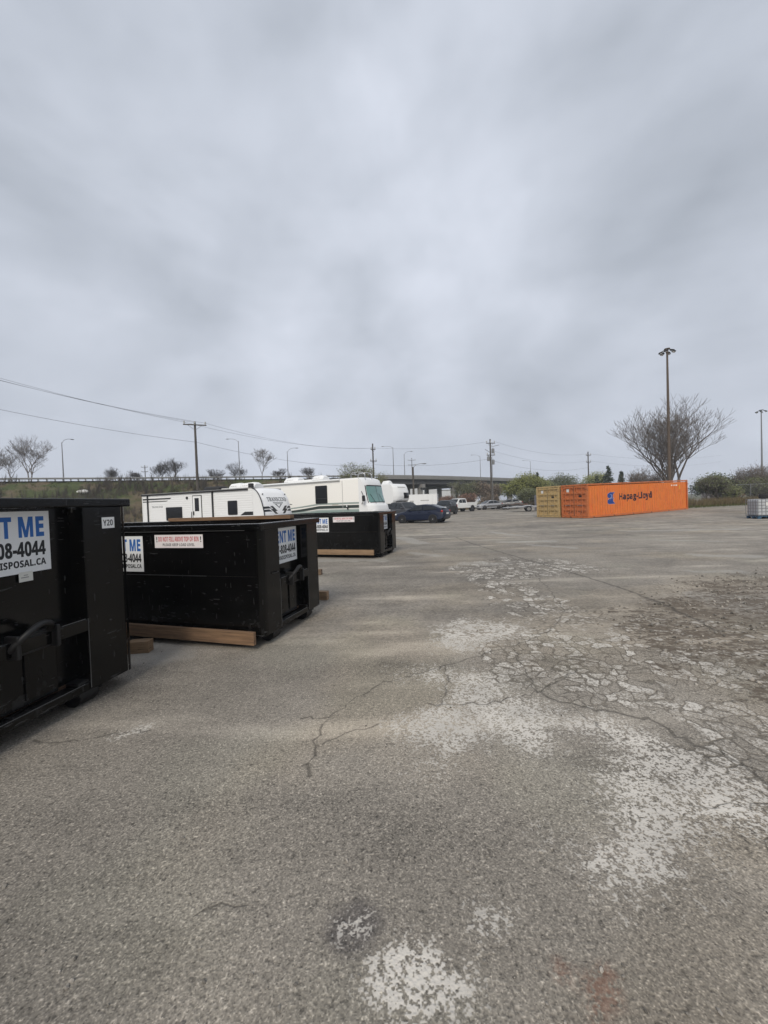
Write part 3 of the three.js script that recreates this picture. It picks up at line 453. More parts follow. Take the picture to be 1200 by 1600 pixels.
// a road car: body and cabin lofted along the length (front at +x), glazing, lamps, wheels
function car(name, label, cat, x, d, turn, o) {
  const t = thing(name, label, cat, x, lie(x, d), d, turn, 'parked vehicles'); const paint = o.paint, g = o.cabin;
  mb().add(loft(o.body.map(([bx, yb, yt, hb, ht]) => ringOf(bx, yb, yt, hb, ht, 0.025)), 0.7)).build('body', paint, t);
  const z0 = o.zBelt, z1 = o.zRoof, yB = o.yBelt, yR = o.yRoof, zy = (y) => mix(z0, z1, clamp((y - yB) / (yR - yB), 0, 1));
  mb().add(loft(g.map(([gx, y]) => [V(gx, yB - 0.12, -z0), V(gx, y - 0.03, -zy(y)), V(gx, y, -zy(y) + 0.07), V(gx, y + 0.02, 0), V(gx, y, zy(y) - 0.07), V(gx, y - 0.03, zy(y)), V(gx, yB - 0.12, z0)]), 0.7)).build('cabin', paint, t);
  for (const s of [1, -1]) for (const P of o.sideGlass) { const sh = new THREE.Shape(P.map(([a, b]) => new THREE.Vector2(a, b))), q = new THREE.ShapeGeometry(sh), pa = q.attributes.position; for (let i = 0; i < pa.count; i++) pa.setZ(i, s * (zy(pa.getY(i)) + 0.012)); q.computeVertexNormals(); mb().add(q).build('side_window', glassDark, t); }
  for (const [nm, a, b] of [['windshield', o.wind[0], o.wind[1]], ['rear_window', o.rear[0], o.rear[1]]]) { const nx = b[1] - a[1], ny = a[0] - b[0], l = Math.hypot(nx, ny), sg = (nm === 'windshield') === (nx > 0) ? 1 : -1, ox = sg * nx / l * 0.03, oy = sg * ny / l * 0.03 + 0.012;
    mb().add(gridGeo(8, 4, (u, v) => { const gx = mix(a[0], b[0], v), gy = mix(a[1], b[1], v), zz = (zy(gy) - 0.09) * (2 * u - 1); return V(gx + ox - (nm === 'windshield' ? 1 : -1) * 0.05 * (2 * u - 1) ** 4, gy + oy + 0.012 * (1 - (2 * u - 1) ** 2), zz); })).build(nm, glassDark, t); }
  for (const wx of o.wheels) for (const s of [1, -1]) { mb().cyl(o.r * 1.16, o.r * 1.16, 0.3, wx, o.r * 1.04, s * (o.hw - 0.135), Math.PI / 2, 0, 0, 24).build('wheel_arch', plastic, t); wheel(t, wx, s * (o.hw - 0.09), o.r, 0.21, s, o.rimMat); }
  const fx = o.body[0][0], rx = o.body[o.body.length - 1][0];
  for (const s of [1, -1]) { mb().rb(0.26, 0.12, 0.36, o.lampF[0], o.lampF[1], s * (o.hw - 0.24), 0.05, 0, s * 0.35).build('headlight', lampWhite, t); mb().rb(0.16, o.tailH || 0.16, 0.3, o.lampR[0], o.lampR[1], s * (o.hw - 0.2), 0.04, 0, -s * 0.3).build('taillight', lampRed, t); mb().rb(0.12, 0.13, 0.2, o.mirror, yB + 0.08, s * (z0 + 0.12), 0.05).build('mirror', paint, t); for (const hx of o.handles || []) mb().rb(0.16, 0.03, 0.03, hx, yB - 0.1, s * (o.hw - 0.005), 0.012).build('door_handle', paint, t); }
  mb().rb(0.06, 0.2, o.hw * 1.1, fx - 0.03, o.lampF[1] - 0.14, 0, 0.02).build('grille', plastic, t); mb().rb(0.05, 0.12, 0.5, rx + 0.02, o.lampR[1] - 0.18, 0, 0.01).build('number_plate', whiteSticker, t);
  return t;
}
const paintOf = (r, g, b) => new THREE.MeshPhysicalMaterial({ color: col(r, g, b), roughness: 0.4, specularIntensity: 0.5, clearcoat: 0.35, clearcoatRoughness: 0.08 });
const hatch = (paint) => ({ paint, hw: 0.88, r: 0.32, yBelt: 0.98, yRoof: 1.48, zBelt: 0.80, zRoof: 0.55,
  body: [[2.26, 0.34, 0.58, 0.50, 0.48], [2.16, 0.24, 0.70, 0.72, 0.66], [1.9, 0.2, 0.80, 0.84, 0.76], [1.35, 0.2, 0.90, 0.87, 0.80], [0.8, 0.2, 0.98, 0.88, 0.82], [-0.6, 0.2, 1.0, 0.88, 0.82], [-1.5, 0.2, 1.04, 0.88, 0.80], [-1.95, 0.24, 1.04, 0.86, 0.74], [-2.16, 0.34, 0.98, 0.80, 0.68], [-2.24, 0.45, 0.80, 0.7, 0.6]],
  cabin: [[1.12, 0.94], [0.7, 1.19], [0.3, 1.38], [-0.1, 1.46], [-0.5, 1.48], [-1.0, 1.43], [-1.5, 1.29], [-2.0, 1.08]],
  sideGlass: [[[0.82, 1.01], [0.28, 1.32], [-0.1, 1.40], [-0.42, 1.42], [-0.42, 1.02]], [[-0.5, 1.02], [-0.5, 1.42], [-0.95, 1.37], [-1.5, 1.22], [-1.72, 1.08]]], wind: [[1.05, 0.99], [0.28, 1.40]], rear: [[-1.05, 1.43], [-1.98, 1.10]],
  wheels: [1.35, -1.35], lampF: [2.02, 0.70], lampR: [-2.06, 0.92], mirror: 0.72, handles: [-0.2, -1.05] });
const suv = (paint) => ({ paint, hw: 0.93, r: 0.37, yBelt: 1.12, yRoof: 1.74, zBelt: 0.86, zRoof: 0.66,
  body: [[2.32, 0.42, 0.85, 0.6, 0.58], [2.22, 0.32, 0.98, 0.82, 0.78], [1.6, 0.3, 1.08, 0.92, 0.86], [0.95, 0.3, 1.13, 0.93, 0.88], [-1.6, 0.3, 1.15, 0.93, 0.88], [-2.2, 0.36, 1.15, 0.90, 0.84], [-2.32, 0.5, 0.95, 0.82, 0.78]],
  cabin: [[1.1, 1.1], [0.75, 1.36], [0.3, 1.66], [0, 1.72], [-0.8, 1.74], [-1.7, 1.70], [-2.0, 1.55], [-2.22, 1.15]],
  sideGlass: [[[0.78, 1.16], [0.3, 1.58], [-0.35, 1.64], [-0.35, 1.16]], [[-0.43, 1.16], [-0.43, 1.64], [-1.25, 1.63], [-1.25, 1.16]], [[-1.33, 1.16], [-1.33, 1.62], [-1.8, 1.57], [-1.98, 1.2]]], wind: [[1.02, 1.16], [0.34, 1.64]], rear: [[-1.76, 1.66], [-2.16, 1.2]],
  wheels: [1.42, -1.4], lampF: [2.14, 0.92], lampR: [-2.18, 1.02], tailH: 0.3, mirror: 0.75, handles: [-0.15, -1.05] });
car('hatchback_car', 'dark blue hatchback parked beyond the farthest black bin', 'car', 3.05, 31.2, 180 - 31, hatch(paintOf(0.004, 0.009, 0.028)));
car('sport_utility_car', 'black utility car between the blue hatchback and the white pickup', 'car', 7.4, 46.5, 180 + 62, suv(paintOf(0.01, 0.01, 0.011)));
car('sport_utility_car', 'dark grey car under the nose of the fifth wheel trailer', 'car', 2.0, 35.3, -58, suv(paintOf(0.05, 0.053, 0.06)));
car('sedan_car', 'silver car parked right of the white pickup', 'car', 17.2, 63, 200, hatch(paintOf(0.3, 0.31, 0.33)));
car('sedan_car', 'grey car half hidden behind the silver car and flatbed', 'car', 21.5, 66, 170, hatch(paintOf(0.12, 0.125, 0.13)));
{ // pickup truck, front towards the left
  const p = paintOf(0.72, 0.73, 0.72), t = car('pickup_truck', 'white crew cab pickup truck facing left', 'truck', 10.9, 55.6, 180 + 40, { paint: p, hw: 0.99, r: 0.42, yBelt: 1.24, yRoof: 1.92, zBelt: 0.9, zRoof: 0.74,
    body: [[2.95, 0.6, 0.95, 0.7, 0.7], [2.86, 0.5, 1.14, 0.94, 0.9], [2.2, 0.5, 1.2, 0.98, 0.94], [1.5, 0.5, 1.24, 0.99, 0.95], [-0.72, 0.5, 1.26, 0.99, 0.95], [-0.73, 0.5, 0.82, 0.99, 0.95], [-2.85, 0.55, 0.84, 0.98, 0.95], [-2.95, 0.6, 0.82, 0.94, 0.9]],
    cabin: [[1.62, 1.22], [1.25, 1.5], [0.9, 1.82], [0.7, 1.9], [-0.3, 1.92], [-0.62, 1.88], [-0.72, 1.3]], sideGlass: [[[1.2, 1.3], [0.86, 1.74], [0.36, 1.8], [0.36, 1.3]], [[0.28, 1.3], [0.28, 1.8], [-0.5, 1.78], [-0.5, 1.3]]], wind: [[1.52, 1.32], [0.95, 1.8]], rear: [[-0.66, 1.8], [-0.75, 1.36]],
    wheels: [1.95, -1.85], lampF: [2.8, 1.0], lampR: [-2.9, 1.1], tailH: 0.34, mirror: 1.3, handles: [0.45, -0.4], rimMat: steelGrey });
  for (const s of [1, -1]) mb().rb(2.2, 0.52, 0.07, -1.84, 1.06, s * 0.94, 0.02).build('bed_side', p, t); mb().rb(0.07, 0.5, 1.86, -2.92, 1.06, 0, 0.02).build('tailgate', p, t); mb().rb(0.14, 0.2, 1.8, 2.95, 0.62, 0, 0.03).build('front_bumper', chrome, t);
}

// ───────────────────────── recreational vehicles ─────────────────────────
const rvWhite = std(0.80, 0.81, 0.81, 0.42), rvCream = std(0.80, 0.785, 0.75, 0.45), blackTrim = std(0.015, 0.015, 0.016, 0.5), roofGrey = std(0.42, 0.42, 0.41, 0.8), tealGlass = new THREE.MeshPhysicalMaterial({ color: col(0.13, 0.27, 0.25), roughness: 0.12, clearcoat: 0.6 });
const tintGlass = new THREE.MeshPhysicalMaterial({ color: col(0.012, 0.013, 0.016), roughness: 0.1, specularIntensity: 0.7 });
function rvWindow(parent, x, y, w, h, z, split, bars) { // framed dark window in a side that faces +z
  const f = new THREE.Group(); f.name = 'window'; f.position.set(x, y, z); parent.add(f);
  const r = 0.07, s = new THREE.Shape(); const rr = (q, a, b, k) => { q.moveTo(-a / 2 + k, -b / 2); q.lineTo(a / 2 - k, -b / 2); q.quadraticCurveTo(a / 2, -b / 2, a / 2, -b / 2 + k); q.lineTo(a / 2, b / 2 - k); q.quadraticCurveTo(a / 2, b / 2, a / 2 - k, b / 2); q.lineTo(-a / 2 + k, b / 2); q.quadraticCurveTo(-a / 2, b / 2, -a / 2, b / 2 - k); q.lineTo(-a / 2, -b / 2 + k); q.quadraticCurveTo(-a / 2, -b / 2, -a / 2 + k, -b / 2); return q; };
  rr(s, w, h, r); const hole = rr(new THREE.Path(), w - 0.07, h - 0.07, r * 0.6); s.holes.push(hole);
  mb().add(new THREE.ExtrudeGeometry(s, { depth: 0.03, bevelEnabled: false, curveSegments: 5 })).build('frame', blackTrim, f);
  mb().add(new THREE.ShapeGeometry(rr(new THREE.Shape(), w - 0.07, h - 0.07, r * 0.6)), 0, 0, 0.012).build('pane', tintGlass, f);
  if (split) mb().box(w - 0.07, 0.035, 0.02, 0, -h * 0.22, 0.022).build('sash_bar', blackTrim, f); if (bars) mb().box(0.03, h - 0.07, 0.02, 0, 0, 0.022).build('sash_bar', blackTrim, f); return f;
}
function airCon(parent, x, y, z, L = 1.0, w = 0.75, m = rvWhite) { const g = new THREE.Group(); g.name = 'roof_air_conditioner'; g.position.set(x, y, z); parent.add(g); mb().add(loft([[-L / 2, 0.55], [-L * 0.42, 0.9], [L * 0.3, 1], [L / 2, 0.7]].map(([a, k]) => ringOf(a, 0, 0.38 * k, w / 2, w / 2 * 0.86, 0.02)), 0.5)).build('shroud', m, g); for (let i = 0; i < 4; i++) mb().box(0.1, 0.025, 0.01, L * 0.12 - i * 0.16, 0.2, w / 2 - 0.01).build('vent_slot', roofGrey, g); return g; }
function sidePrint(w, h, draw, parent, x, y, z, name) { const m = panel(name, w, h, canvasTex(Math.min(2048, Math.round(w * 160)), Math.round(h * 160), draw), parent, x, y, z, 0, 0, 0.42); m.material.transparent = false; return m; }

{ // white travel trailer with ribbed siding and a rounded printed front
  const t = thing('travel_trailer', 'white ribbed travel trailer with black trim and lettered rounded front cap', 'trailer', -7.35, -0.03, 21.6, -24); const L = 9.4, W = 2.44, y0 = 0.62, y1 = 2.78;
  { const n = 16, hh = (y1 - y0) / n, p = []; const seg = (xa, xb) => { for (let i = 0; i < n; i++) { const a = y0 + i * hh, prof = [[a, 0], [a + hh * 0.16, 0.012], [a + hh * 0.84, 0.012], [a + hh, 0]]; for (let k = 0; k < 3; k++) { const [ya, za] = prof[k], [yb, zb] = prof[k + 1]; p.push(xa, ya, za, xb, ya, za, xb, yb, zb, xa, ya, za, xb, yb, zb, xa, yb, zb); } } }; seg(-L, 0); const g = new THREE.BufferGeometry(); g.setAttribute('position', new THREE.Float32BufferAttribute(p, 3)); g.computeVertexNormals(); mb().add(g).build('side_wall', rvWhite, t); mb().add(g.clone(), 0, 0, -W).build('side_wall', rvWhite, t); }
  mb().box(0.05, y1 - y0, W, -L - 0.025, (y0 + y1) / 2, -W / 2).build('rear_wall', rvWhite, t); mb().box(L + 0.05, 0.06, W + 0.02, -L / 2, y1 + 0.03, -W / 2).build('roof', roofGrey, t); mb().box(L, 0.16, W - 0.1, -L / 2, y0 - 0.08, -W / 2).build('chassis', blackTrim, t);
  const prof = [[0.0, 2.84], [0.22, 2.74], [0.42, 2.55], [0.60, 2.25], [0.74, 1.85], [0.84, 1.4], [0.86, 1.0], [0.82, 0.62]], pr = (v) => { const f = v * (prof.length - 1), i = Math.min(prof.length - 2, Math.floor(f)), k = f - i; return [mix(prof[i][0], prof[i + 1][0], k), mix(prof[i][1], prof[i + 1][1], k)]; };
  const capTex = canvasTex(768, 768, (c, w, h) => {
    c.fillStyle = '#f2f3f4'; c.fillRect(0, 0, w, h); c.fillStyle = '#3a3d42'; c.save(); c.font = 'bold 100px serif'; const m = c.measureText('TRANSCEND'); c.lineWidth = 3; c.strokeStyle = '#3a3d42'; c.translate(w * 0.18, h * 0.50); c.scale(w * 0.7 / m.width, 0.9); c.fillText('TRANSCEND', 0, 0); c.strokeText('TRANSCEND', 0, 0); c.restore();
    c.strokeStyle = '#55585d'; c.lineWidth = 9; const cx = w * 0.53; for (const [a, y, k] of [[0.17, 0.53, 0.10], [0.1, 0.555, 0.07]]) { c.beginPath(); c.moveTo(cx - a * w, y * h); c.lineTo(cx, (y + k) * h); c.lineTo(cx + a * w, y * h); c.closePath(); c.stroke(); }
    c.fillStyle = '#17181b'; for (const s of [-1, 1]) for (const [i, yy] of [[0, 0], [1, 0.055]]) { c.beginPath(); const e = s < 0 ? 0 : w; c.moveTo(e, h * (0.60 + yy)); c.lineTo(cx + s * w * 0.36, h * (0.60 + yy)); c.lineTo(cx + s * w * 0.26, h * (0.64 + yy)); c.lineTo(e, h * (0.64 + yy)); c.fill(); c.beginPath(); c.moveTo(cx + s * w * 0.31, h * (0.595 + yy)); c.lineTo(cx + s * w * 0.22, h * (0.595 + yy)); c.lineTo(cx + s * w * 0.08, h * (0.69 + yy)); c.lineTo(cx + s * w * 0.17, h * (0.69 + yy)); c.fill(); }
    c.fillRect(0, h * 0.8, w, h * 0.2);
  });
  const capM = new THREE.MeshStandardMaterial({ map: capTex, roughness: 0.35 });
  mb().add(gridGeo(16, 28, (u, v) => { const [px, py] = pr(1 - v), z = -W * (1 - u), k = Math.abs(2 * u - 1); return V(px - 0.10 * k ** 6, py - 0.05 * k ** 4 * v, -W * u); })).build('front_cap', capM, t, true);
  for (const z of [0, -W]) { const sh = new THREE.Shape([new THREE.Vector2(0, 0.62), ...prof.slice().reverse().map(([a, b]) => new THREE.Vector2(a - 0.09, b - 0.04))]); mb().add(new THREE.ExtrudeGeometry(sh, { depth: 0.02, bevelEnabled: false }), 0, 0, z - 0.02).build('cap_side', rvWhite, t); }
  mb().tube(prof.map(([a, b]) => V(a - 0.05, b + 0.01, 0.01)), 0.028, 30, 6).build('cap_trim', blackTrim, t);
  for (const z of [-0.25, -W + 0.25]) mb().cyl(0.035, 0.035, 0.05, 0.5, 2.46, z, 0, 0, -1.1).build('marker_light', blackTrim, t);
  mb().bar(V(-L, y1 - 0.01, 0.06), V(-0.3, y1 - 0.01, 0.06), 0.05).build('awning_tube', blackTrim, t);
  for (const ax of [-L + 0.55, -3.05]) mb().rb(0.11, y1 - y0, 0.05, ax, (y0 + y1) / 2, 0.04, 0.01).build('awning_arm', blackTrim, t); mb().rb(0.06, y1 - y0, 0.04, -L + 0.03, (y0 + y1) / 2, 0.02, 0.01).build('corner_trim', rvWhite, t);
  rvWindow(t, -6.4, 1.5, 1.45, 0.85, 0.012); rvWindow(t, -1.5, 1.75, 0.72, 0.82, 0.012);
  { const dr = new THREE.Group(); dr.name = 'door'; t.add(dr); mb().rb(0.80, 1.86, 0.04, -4.35, 1.66, 0.012, 0.02).build('frame', blackTrim, dr); mb().rb(0.70, 1.76, 0.05, -4.35, 1.66, 0.018, 0.02).build('leaf', rvWhite, dr); mb().rb(0.36, 0.80, 0.02, -4.35, 2.02, 0.044, 0.01).build('pane', tintGlass, dr); mb().rb(0.06, 0.24, 0.06, -4.62, 1.5, 0.06, 0.015).build('handle', blackTrim, dr); mb().bar(V(-4.86, 1.2, 0.05), V(-4.80, 1.6, 0.07), 0.018).build('grab_rail', blackTrim, dr); }
  const trim = (pts) => mb().add(new THREE.ExtrudeGeometry(new THREE.Shape(pts.map(([a, b]) => new THREE.Vector2(a, b))), { depth: 0.004, bevelEnabled: false }), 0, 0, 0.014).build('stripe', blackTrim, t);
  trim([[-2.5, 1.12], [-0.0, 1.12], [0.0, 1.2], [-2.5, 1.2]]); trim([[-0.95, 1.3], [0.0, 1.3], [0.0, 1.5], [-0.6, 1.5]]); trim([[-L + 0.05, 2.44], [-6.75, 2.44], [-6.6, 2.52], [-L + 0.05, 2.54]]); trim([[-L + 0.05, 2.3], [-7.1, 2.3], [-6.9, 2.35], [-L + 0.05, 2.36]]);
  mb().cyl(0.09, 0.09, 0.03, -5.2, 2.45, 0.03, Math.PI / 2).build('speaker', blackTrim, t);
  { panel('name_print', 1.3, 0.3, canvasTex(416, 96, (c, w, h) => { c.fillStyle = '#e9eaea'; c.fillRect(0, 0, w, h); c.fillStyle = '#33353a'; c.font = 'bold 54px serif'; c.fillText('TRANSCEND', 16, 60); }), t, -7.9, 1.95, 0.0165); }
  airCon(t, -1.15, y1 + 0.06, -W / 2, 1.1, 0.8); airCon(t, -2.1, y1 + 0.06, -W / 2 + 0.1, 0.9, 0.7); mb().rb(1.3, 0.28, 0.8, -4.1, y1 + 0.2, -W / 2, 0.1).build('roof_vent', plastic, t); mb().rb(0.6, 0.14, 0.5, -3.1, y1 + 0.13, -W / 2, 0.04).build('roof_vent', roofGrey, t); mb().rb(0.5, 0.12, 0.4, -5.9, y1 + 0.12, -W / 2, 0.05).build('roof_vent', plastic, t); mb().rb(0.25, 0.3, 0.25, -0.55, y1 + 0.2, -0.5, 0.05).build('roof_vent', blackTrim, t);
  for (const x of [-5.1, -6.0]) for (const z of [-0.2, -W + 0.2]) wheel(t, x, z, 0.34, 0.22, z > -1 ? 1 : -1, steelGrey);
  mb().beam(V(0.7, 0.5, -W / 2 + 0.5), V(2.0, 0.5, -W / 2), 0.1, 0.1).beam(V(0.7, 0.5, -W / 2 - 0.5), V(2.0, 0.5, -W / 2), 0.1, 0.1).bar(V(1.8, 0, -W / 2), V(1.8, 0.7, -W / 2), 0.04).build('hitch', blackTrim, t);
}
{ // white motorhome with green-grey swooshes
  const t = thing('motorhome', 'cream white motorhome with green grey swooshes and teal windscreen', 'motorhome', -1.55, -0.02, 24.4, -28); const L = 9.6, W = 2.5, y0 = 0.45, y1 = 3.38;
  const sideTex = canvasTex(1536, 480, (c, w, h) => {
    c.fillStyle = '#f4f2ec'; c.fillRect(0, 0, w, h); const S = w / L, X = (m) => w + m * S, Y = (m) => h - (m - y0) * h / (y1 - y0 - 0.1);
    const band = (pts, f) => { c.fillStyle = f; c.beginPath(); pts.forEach(([a, b], i) => i ? c.lineTo(X(a), Y(b)) : c.moveTo(X(a), Y(b))); c.fill(); };
    const sw = (ya, yb, yc, f, th) => { c.fillStyle = f; c.beginPath(); c.moveTo(X(-9.6), Y(ya)); c.bezierCurveTo(X(-7), Y(ya), X(-6), Y(yb), X(-3.2), Y(yc)); c.lineTo(X(0), Y(yc)); c.lineTo(X(0), Y(yc - th)); c.lineTo(X(-3.2), Y(yc - th)); c.bezierCurveTo(X(-6), Y(yb - th * 0.8), X(-7), Y(ya - th * 0.2), X(-9.6), Y(ya - th * 0.1)); c.fill(); };
    band([[-9.6, 0.45], [0, 0.45], [0, 1.36], [-9.6, 1.3]], '#8a9c98'); sw(1.5, 1.5, 1.84, '#98a39f', 0.12); sw(1.3, 1.3, 1.66, '#39423f', 0.2); sw(1.25, 1.1, 1.42, '#aab5b1', 0.08); band([[-7.6, 1.97], [-5.6, 1.87], [-5.5, 1.82], [-7.8, 1.82]], '#2c302f');
    c.fillStyle = '#a89f86'; c.fillRect(X(-2.1), Y(1.72), 0.5 * S, 5);
  });
  const sm = new THREE.MeshStandardMaterial({ map: sideTex, roughness: 0.4 });
  const sg = new THREE.PlaneGeometry(L, y1 - y0 - 0.1); mb().add(sg, -L / 2, (y0 + y1 - 0.1) / 2, 0).build('side_wall', sm, t, true); mb().add(sg.clone(), -L / 2, (y0 + y1 - 0.1) / 2, -W, 0, Math.PI).build('side_wall', rvCream, t);
  mb().add(loft([-L, 0].map((x) => [V(x, y1 - 0.1, 0.002), V(x, y1 - 0.02, -0.05), V(x, y1 + 0.03, -0.3), V(x, y1 + 0.05, -W / 2), V(x, y1 + 0.03, -W + 0.3), V(x, y1 - 0.02, -W + 0.05), V(x, y1 - 0.1, -W)]))).build('roof', rvCream, t);
  mb().box(0.06, y1 - y0, W, -L - 0.03, (y0 + y1) / 2, -W / 2).build('rear_wall', rvCream, t); mb().box(L, 0.2, W - 0.2, -L / 2, y0 - 0.08, -W / 2).build('chassis', blackTrim, t);
  const prof = [[0, 3.42], [0.3, 3.30], [0.42, 3.12], [0.48, 2.98], [0.62, 2.3], [0.80, 1.74], [1.02, 1.60], [1.1, 1.3], [1.1, 0.7], [1.0, 0.42]], pr = (v) => { const f = v * (prof.length - 1), i = Math.min(prof.length - 2, Math.floor(f)), k = f - i; return [mix(prof[i][0], prof[i + 1][0], k), mix(prof[i][1], prof[i + 1][1], k)]; };
  const cap = (u, v, o = 0) => { const [px, py] = pr(v), k = Math.abs(2 * u - 1); return V((px + o) * (1 - 0.42 * k ** 5) - 0.02 * k, py - 0.08 * k ** 6 * (1 - v), -W * (1 - u)); };
  mb().add(gridGeo(24, 36, (u, v) => cap(u, 1 - v))).build('front_cap', rvWhite, t); for (const z of [0, -W]) mb().add(new THREE.ExtrudeGeometry(new THREE.Shape([new THREE.Vector2(-0.02, 0.42), ...prof.slice().reverse().map(([a, b]) => new THREE.Vector2(a * 0.58 - 0.02, b - 0.04))]), { depth: 0.015, bevelEnabled: false }), 0, 0, z - 0.008).build('cap_side', rvWhite, t);
  const gl = (u0, u1, v0, v1, nm, m, o) => mb().add(gridGeo(12, 8, (u, v) => cap(mix(u0, u1, u), mix(v1, v0, v), o))).build(nm, m, t);
  gl(0.05, 0.95, 0.345, 0.55, 'windshield_gasket', blackTrim, 0.006); gl(0.075, 0.49, 0.358, 0.54, 'windshield', tealGlass, 0.014); gl(0.51, 0.925, 0.358, 0.54, 'windshield', tealGlass, 0.014);
  for (const k of [0.3, 0.72]) { const a = cap(k, 0.58, 0.03), b = cap(k + 0.12, 0.44, 0.035); mb().bar(a, b, 0.012).build('wiper', blackTrim, t); }
  for (const s of [0.12, 0.88]) { const a = cap(s, 0.80, 0.02); mb().rb(0.1, 0.2, 0.36, a.x - 0.03, a.y, a.z, 0.04).build('headlight', lampWhite, t); } { const a = cap(0.5, 0.86, 0.02); mb().rb(0.08, 0.22, 1.1, a.x, a.y, a.z, 0.03).build('grille', plastic, t); mb().rb(0.2, 0.24, 2.2, 1.02, 0.5, -W / 2, 0.08).build('bumper', rvWhite, t); }
  rvWindow(t, -2.95, 2.42, 0.98, 1.2, 0.004, true); rvWindow(t, -8.0, 2.4, 1.4, 0.8, 0.004); mb().rb(0.03, 2.7, 0.02, -1.25, 1.9, 0.006, 0.006).build('panel_seam', roofGrey, t); mb().rb(0.06, 0.95, 0.03, 0.12, 2.2, -0.02, 0.02).build('side_window', tintGlass, t);
  mb().bar(V(-L + 0.2, y1 - 0.06, 0.08), V(-1.4, y1 - 0.06, 0.08), 0.065).build('awning_tube', rvWhite, t);
  { const m = new THREE.Group(); m.name = 'mirror'; t.add(m); mb().rb(0.12, 0.36, 0.24, 0.5, 2.05, 0.28, 0.04).build('housing', blackTrim, m); mb().bar(V(0.2, 2.5, 0.02), V(0.5, 2.2, 0.28), 0.02).bar(V(0.2, 1.7, 0.02), V(0.5, 1.95, 0.28), 0.02).build('arm', blackTrim, m); mb().rb(0.1, 0.3, 0.05, -0.85, 1.52, 0.06, 0.03).build('marker', blackTrim, m); }
  mb().rb(0.08, 0.18, 0.1, -0.9, 1.62, 0.05, 0.03).build('entry_lamp', rvWhite, t);
  airCon(t, -6.3, y1 + 0.05, -W / 2, 1.3, 0.85); airCon(t, -3.9, y1 + 0.05, -W / 2, 0.95, 0.8); mb().rb(2.2, 0.12, 0.6, -5.2, y1 + 0.1, -0.8, 0.04).build('roof_vent', rvWhite, t);
  { const r = new THREE.Group(); r.name = 'roof_rack'; t.add(r); const y = y1 + 0.3; mb().tube([V(-0.75, y1, -0.35), V(-0.75, y, -0.35), V(0.2, y, -0.35), V(0.3, y1 - 0.2, -0.35)], 0.022).tube([V(-0.75, y1, -1.2), V(-0.75, y, -1.2), V(0.2, y, -1.2), V(0.3, y1 - 0.2, -1.2)], 0.022).bar(V(-0.7, y - 0.03, -0.35), V(-0.7, y - 0.03, -1.2), 0.02).bar(V(-0.2, y, -0.35), V(-0.2, y, -1.2), 0.02).build('rail', chrome, r); }
  for (const x of [-0.5, -6.8]) for (const z of [-0.18, -W + 0.18]) wheel(t, x, z, 0.44, 0.26, z > -1 ? 1 : -1, chrome);
}
{ // fifth wheel trailer, high rounded nose
  const t = thing('fifth_wheel_trailer', 'white fifth wheel trailer with a high nose behind the motorhome', 'trailer', 0.6, 0, 36.2, -38); const L = 9, W = 2.44;
  mb().rb(L - 2, 3.0, W, -L / 2 - 1, 2.0, -W / 2, 0.06).build('body', rvWhite, t); mb().rb(2.2, 1.9, W, -1.05, 2.55, -W / 2, 0.06).build('nose_body', rvWhite, t);
  const prof = [[-0.05, 3.52], [0.35, 3.42], [0.62, 3.15], [0.8, 2.7], [0.86, 2.3], [0.8, 1.95], [0.5, 1.66], [0, 1.6]], pr = (v) => { const f = v * 7, i = Math.min(6, Math.floor(f)), k = f - i; return [mix(prof[i][0], prof[i + 1][0], k), mix(prof[i][1], prof[i + 1][1], k)]; }, cap = (u, v, o = 0) => { const [px, py] = pr(v), k = Math.abs(2 * u - 1); return V((px + o) * (1 - 0.5 * k ** 4), py, -W * (1 - u)); };
  mb().add(gridGeo(20, 28, (u, v) => cap(u, 1 - v))).build('nose_cap', rvWhite, t); for (const z of [0, -W]) mb().add(new THREE.ExtrudeGeometry(new THREE.Shape(prof.slice().reverse().map(([a, b]) => new THREE.Vector2(a * 0.5, b))), { depth: 0.015, bevelEnabled: false }), 0, 0, z - 0.008).build('cap_side', rvWhite, t);
  mb().add(gridGeo(10, 5, (u, v) => cap(mix(0.1, 0.55, u), mix(0.66, 0.45, v), 0.01))).build('nose_window', tintGlass, t); mb().add(gridGeo(10, 5, (u, v) => cap(mix(0.3, 0.9, u), mix(0.88, 0.78, v), 0.01))).build('stripe', blackTrim, t); mb().add(gridGeo(10, 3, (u, v) => cap(mix(0.3, 0.8, u), mix(0.3, 0.25, v), 0.01))).build('stripe', roofGrey, t);
  for (const z of [-0.5, -W + 0.5]) mb().bar(V(-1.9, 0, z), V(-1.9, 1.6, z), 0.06).build('landing_leg', blackTrim, t); mb().rb(L - 2, 0.2, W - 0.3, -L / 2 - 1, 0.45, -W / 2, 0.02).build('chassis', blackTrim, t); airCon(t, -3, 3.5, -W / 2); airCon(t, -1.2, 3.5, -W / 2, 0.8, 0.7);
  for (const x of [-5.4, -6.3]) for (const z of [-0.2, -W + 0.2]) wheel(t, x, z, 0.36, 0.22, z > -1 ? 1 : -1, steelGrey);
}
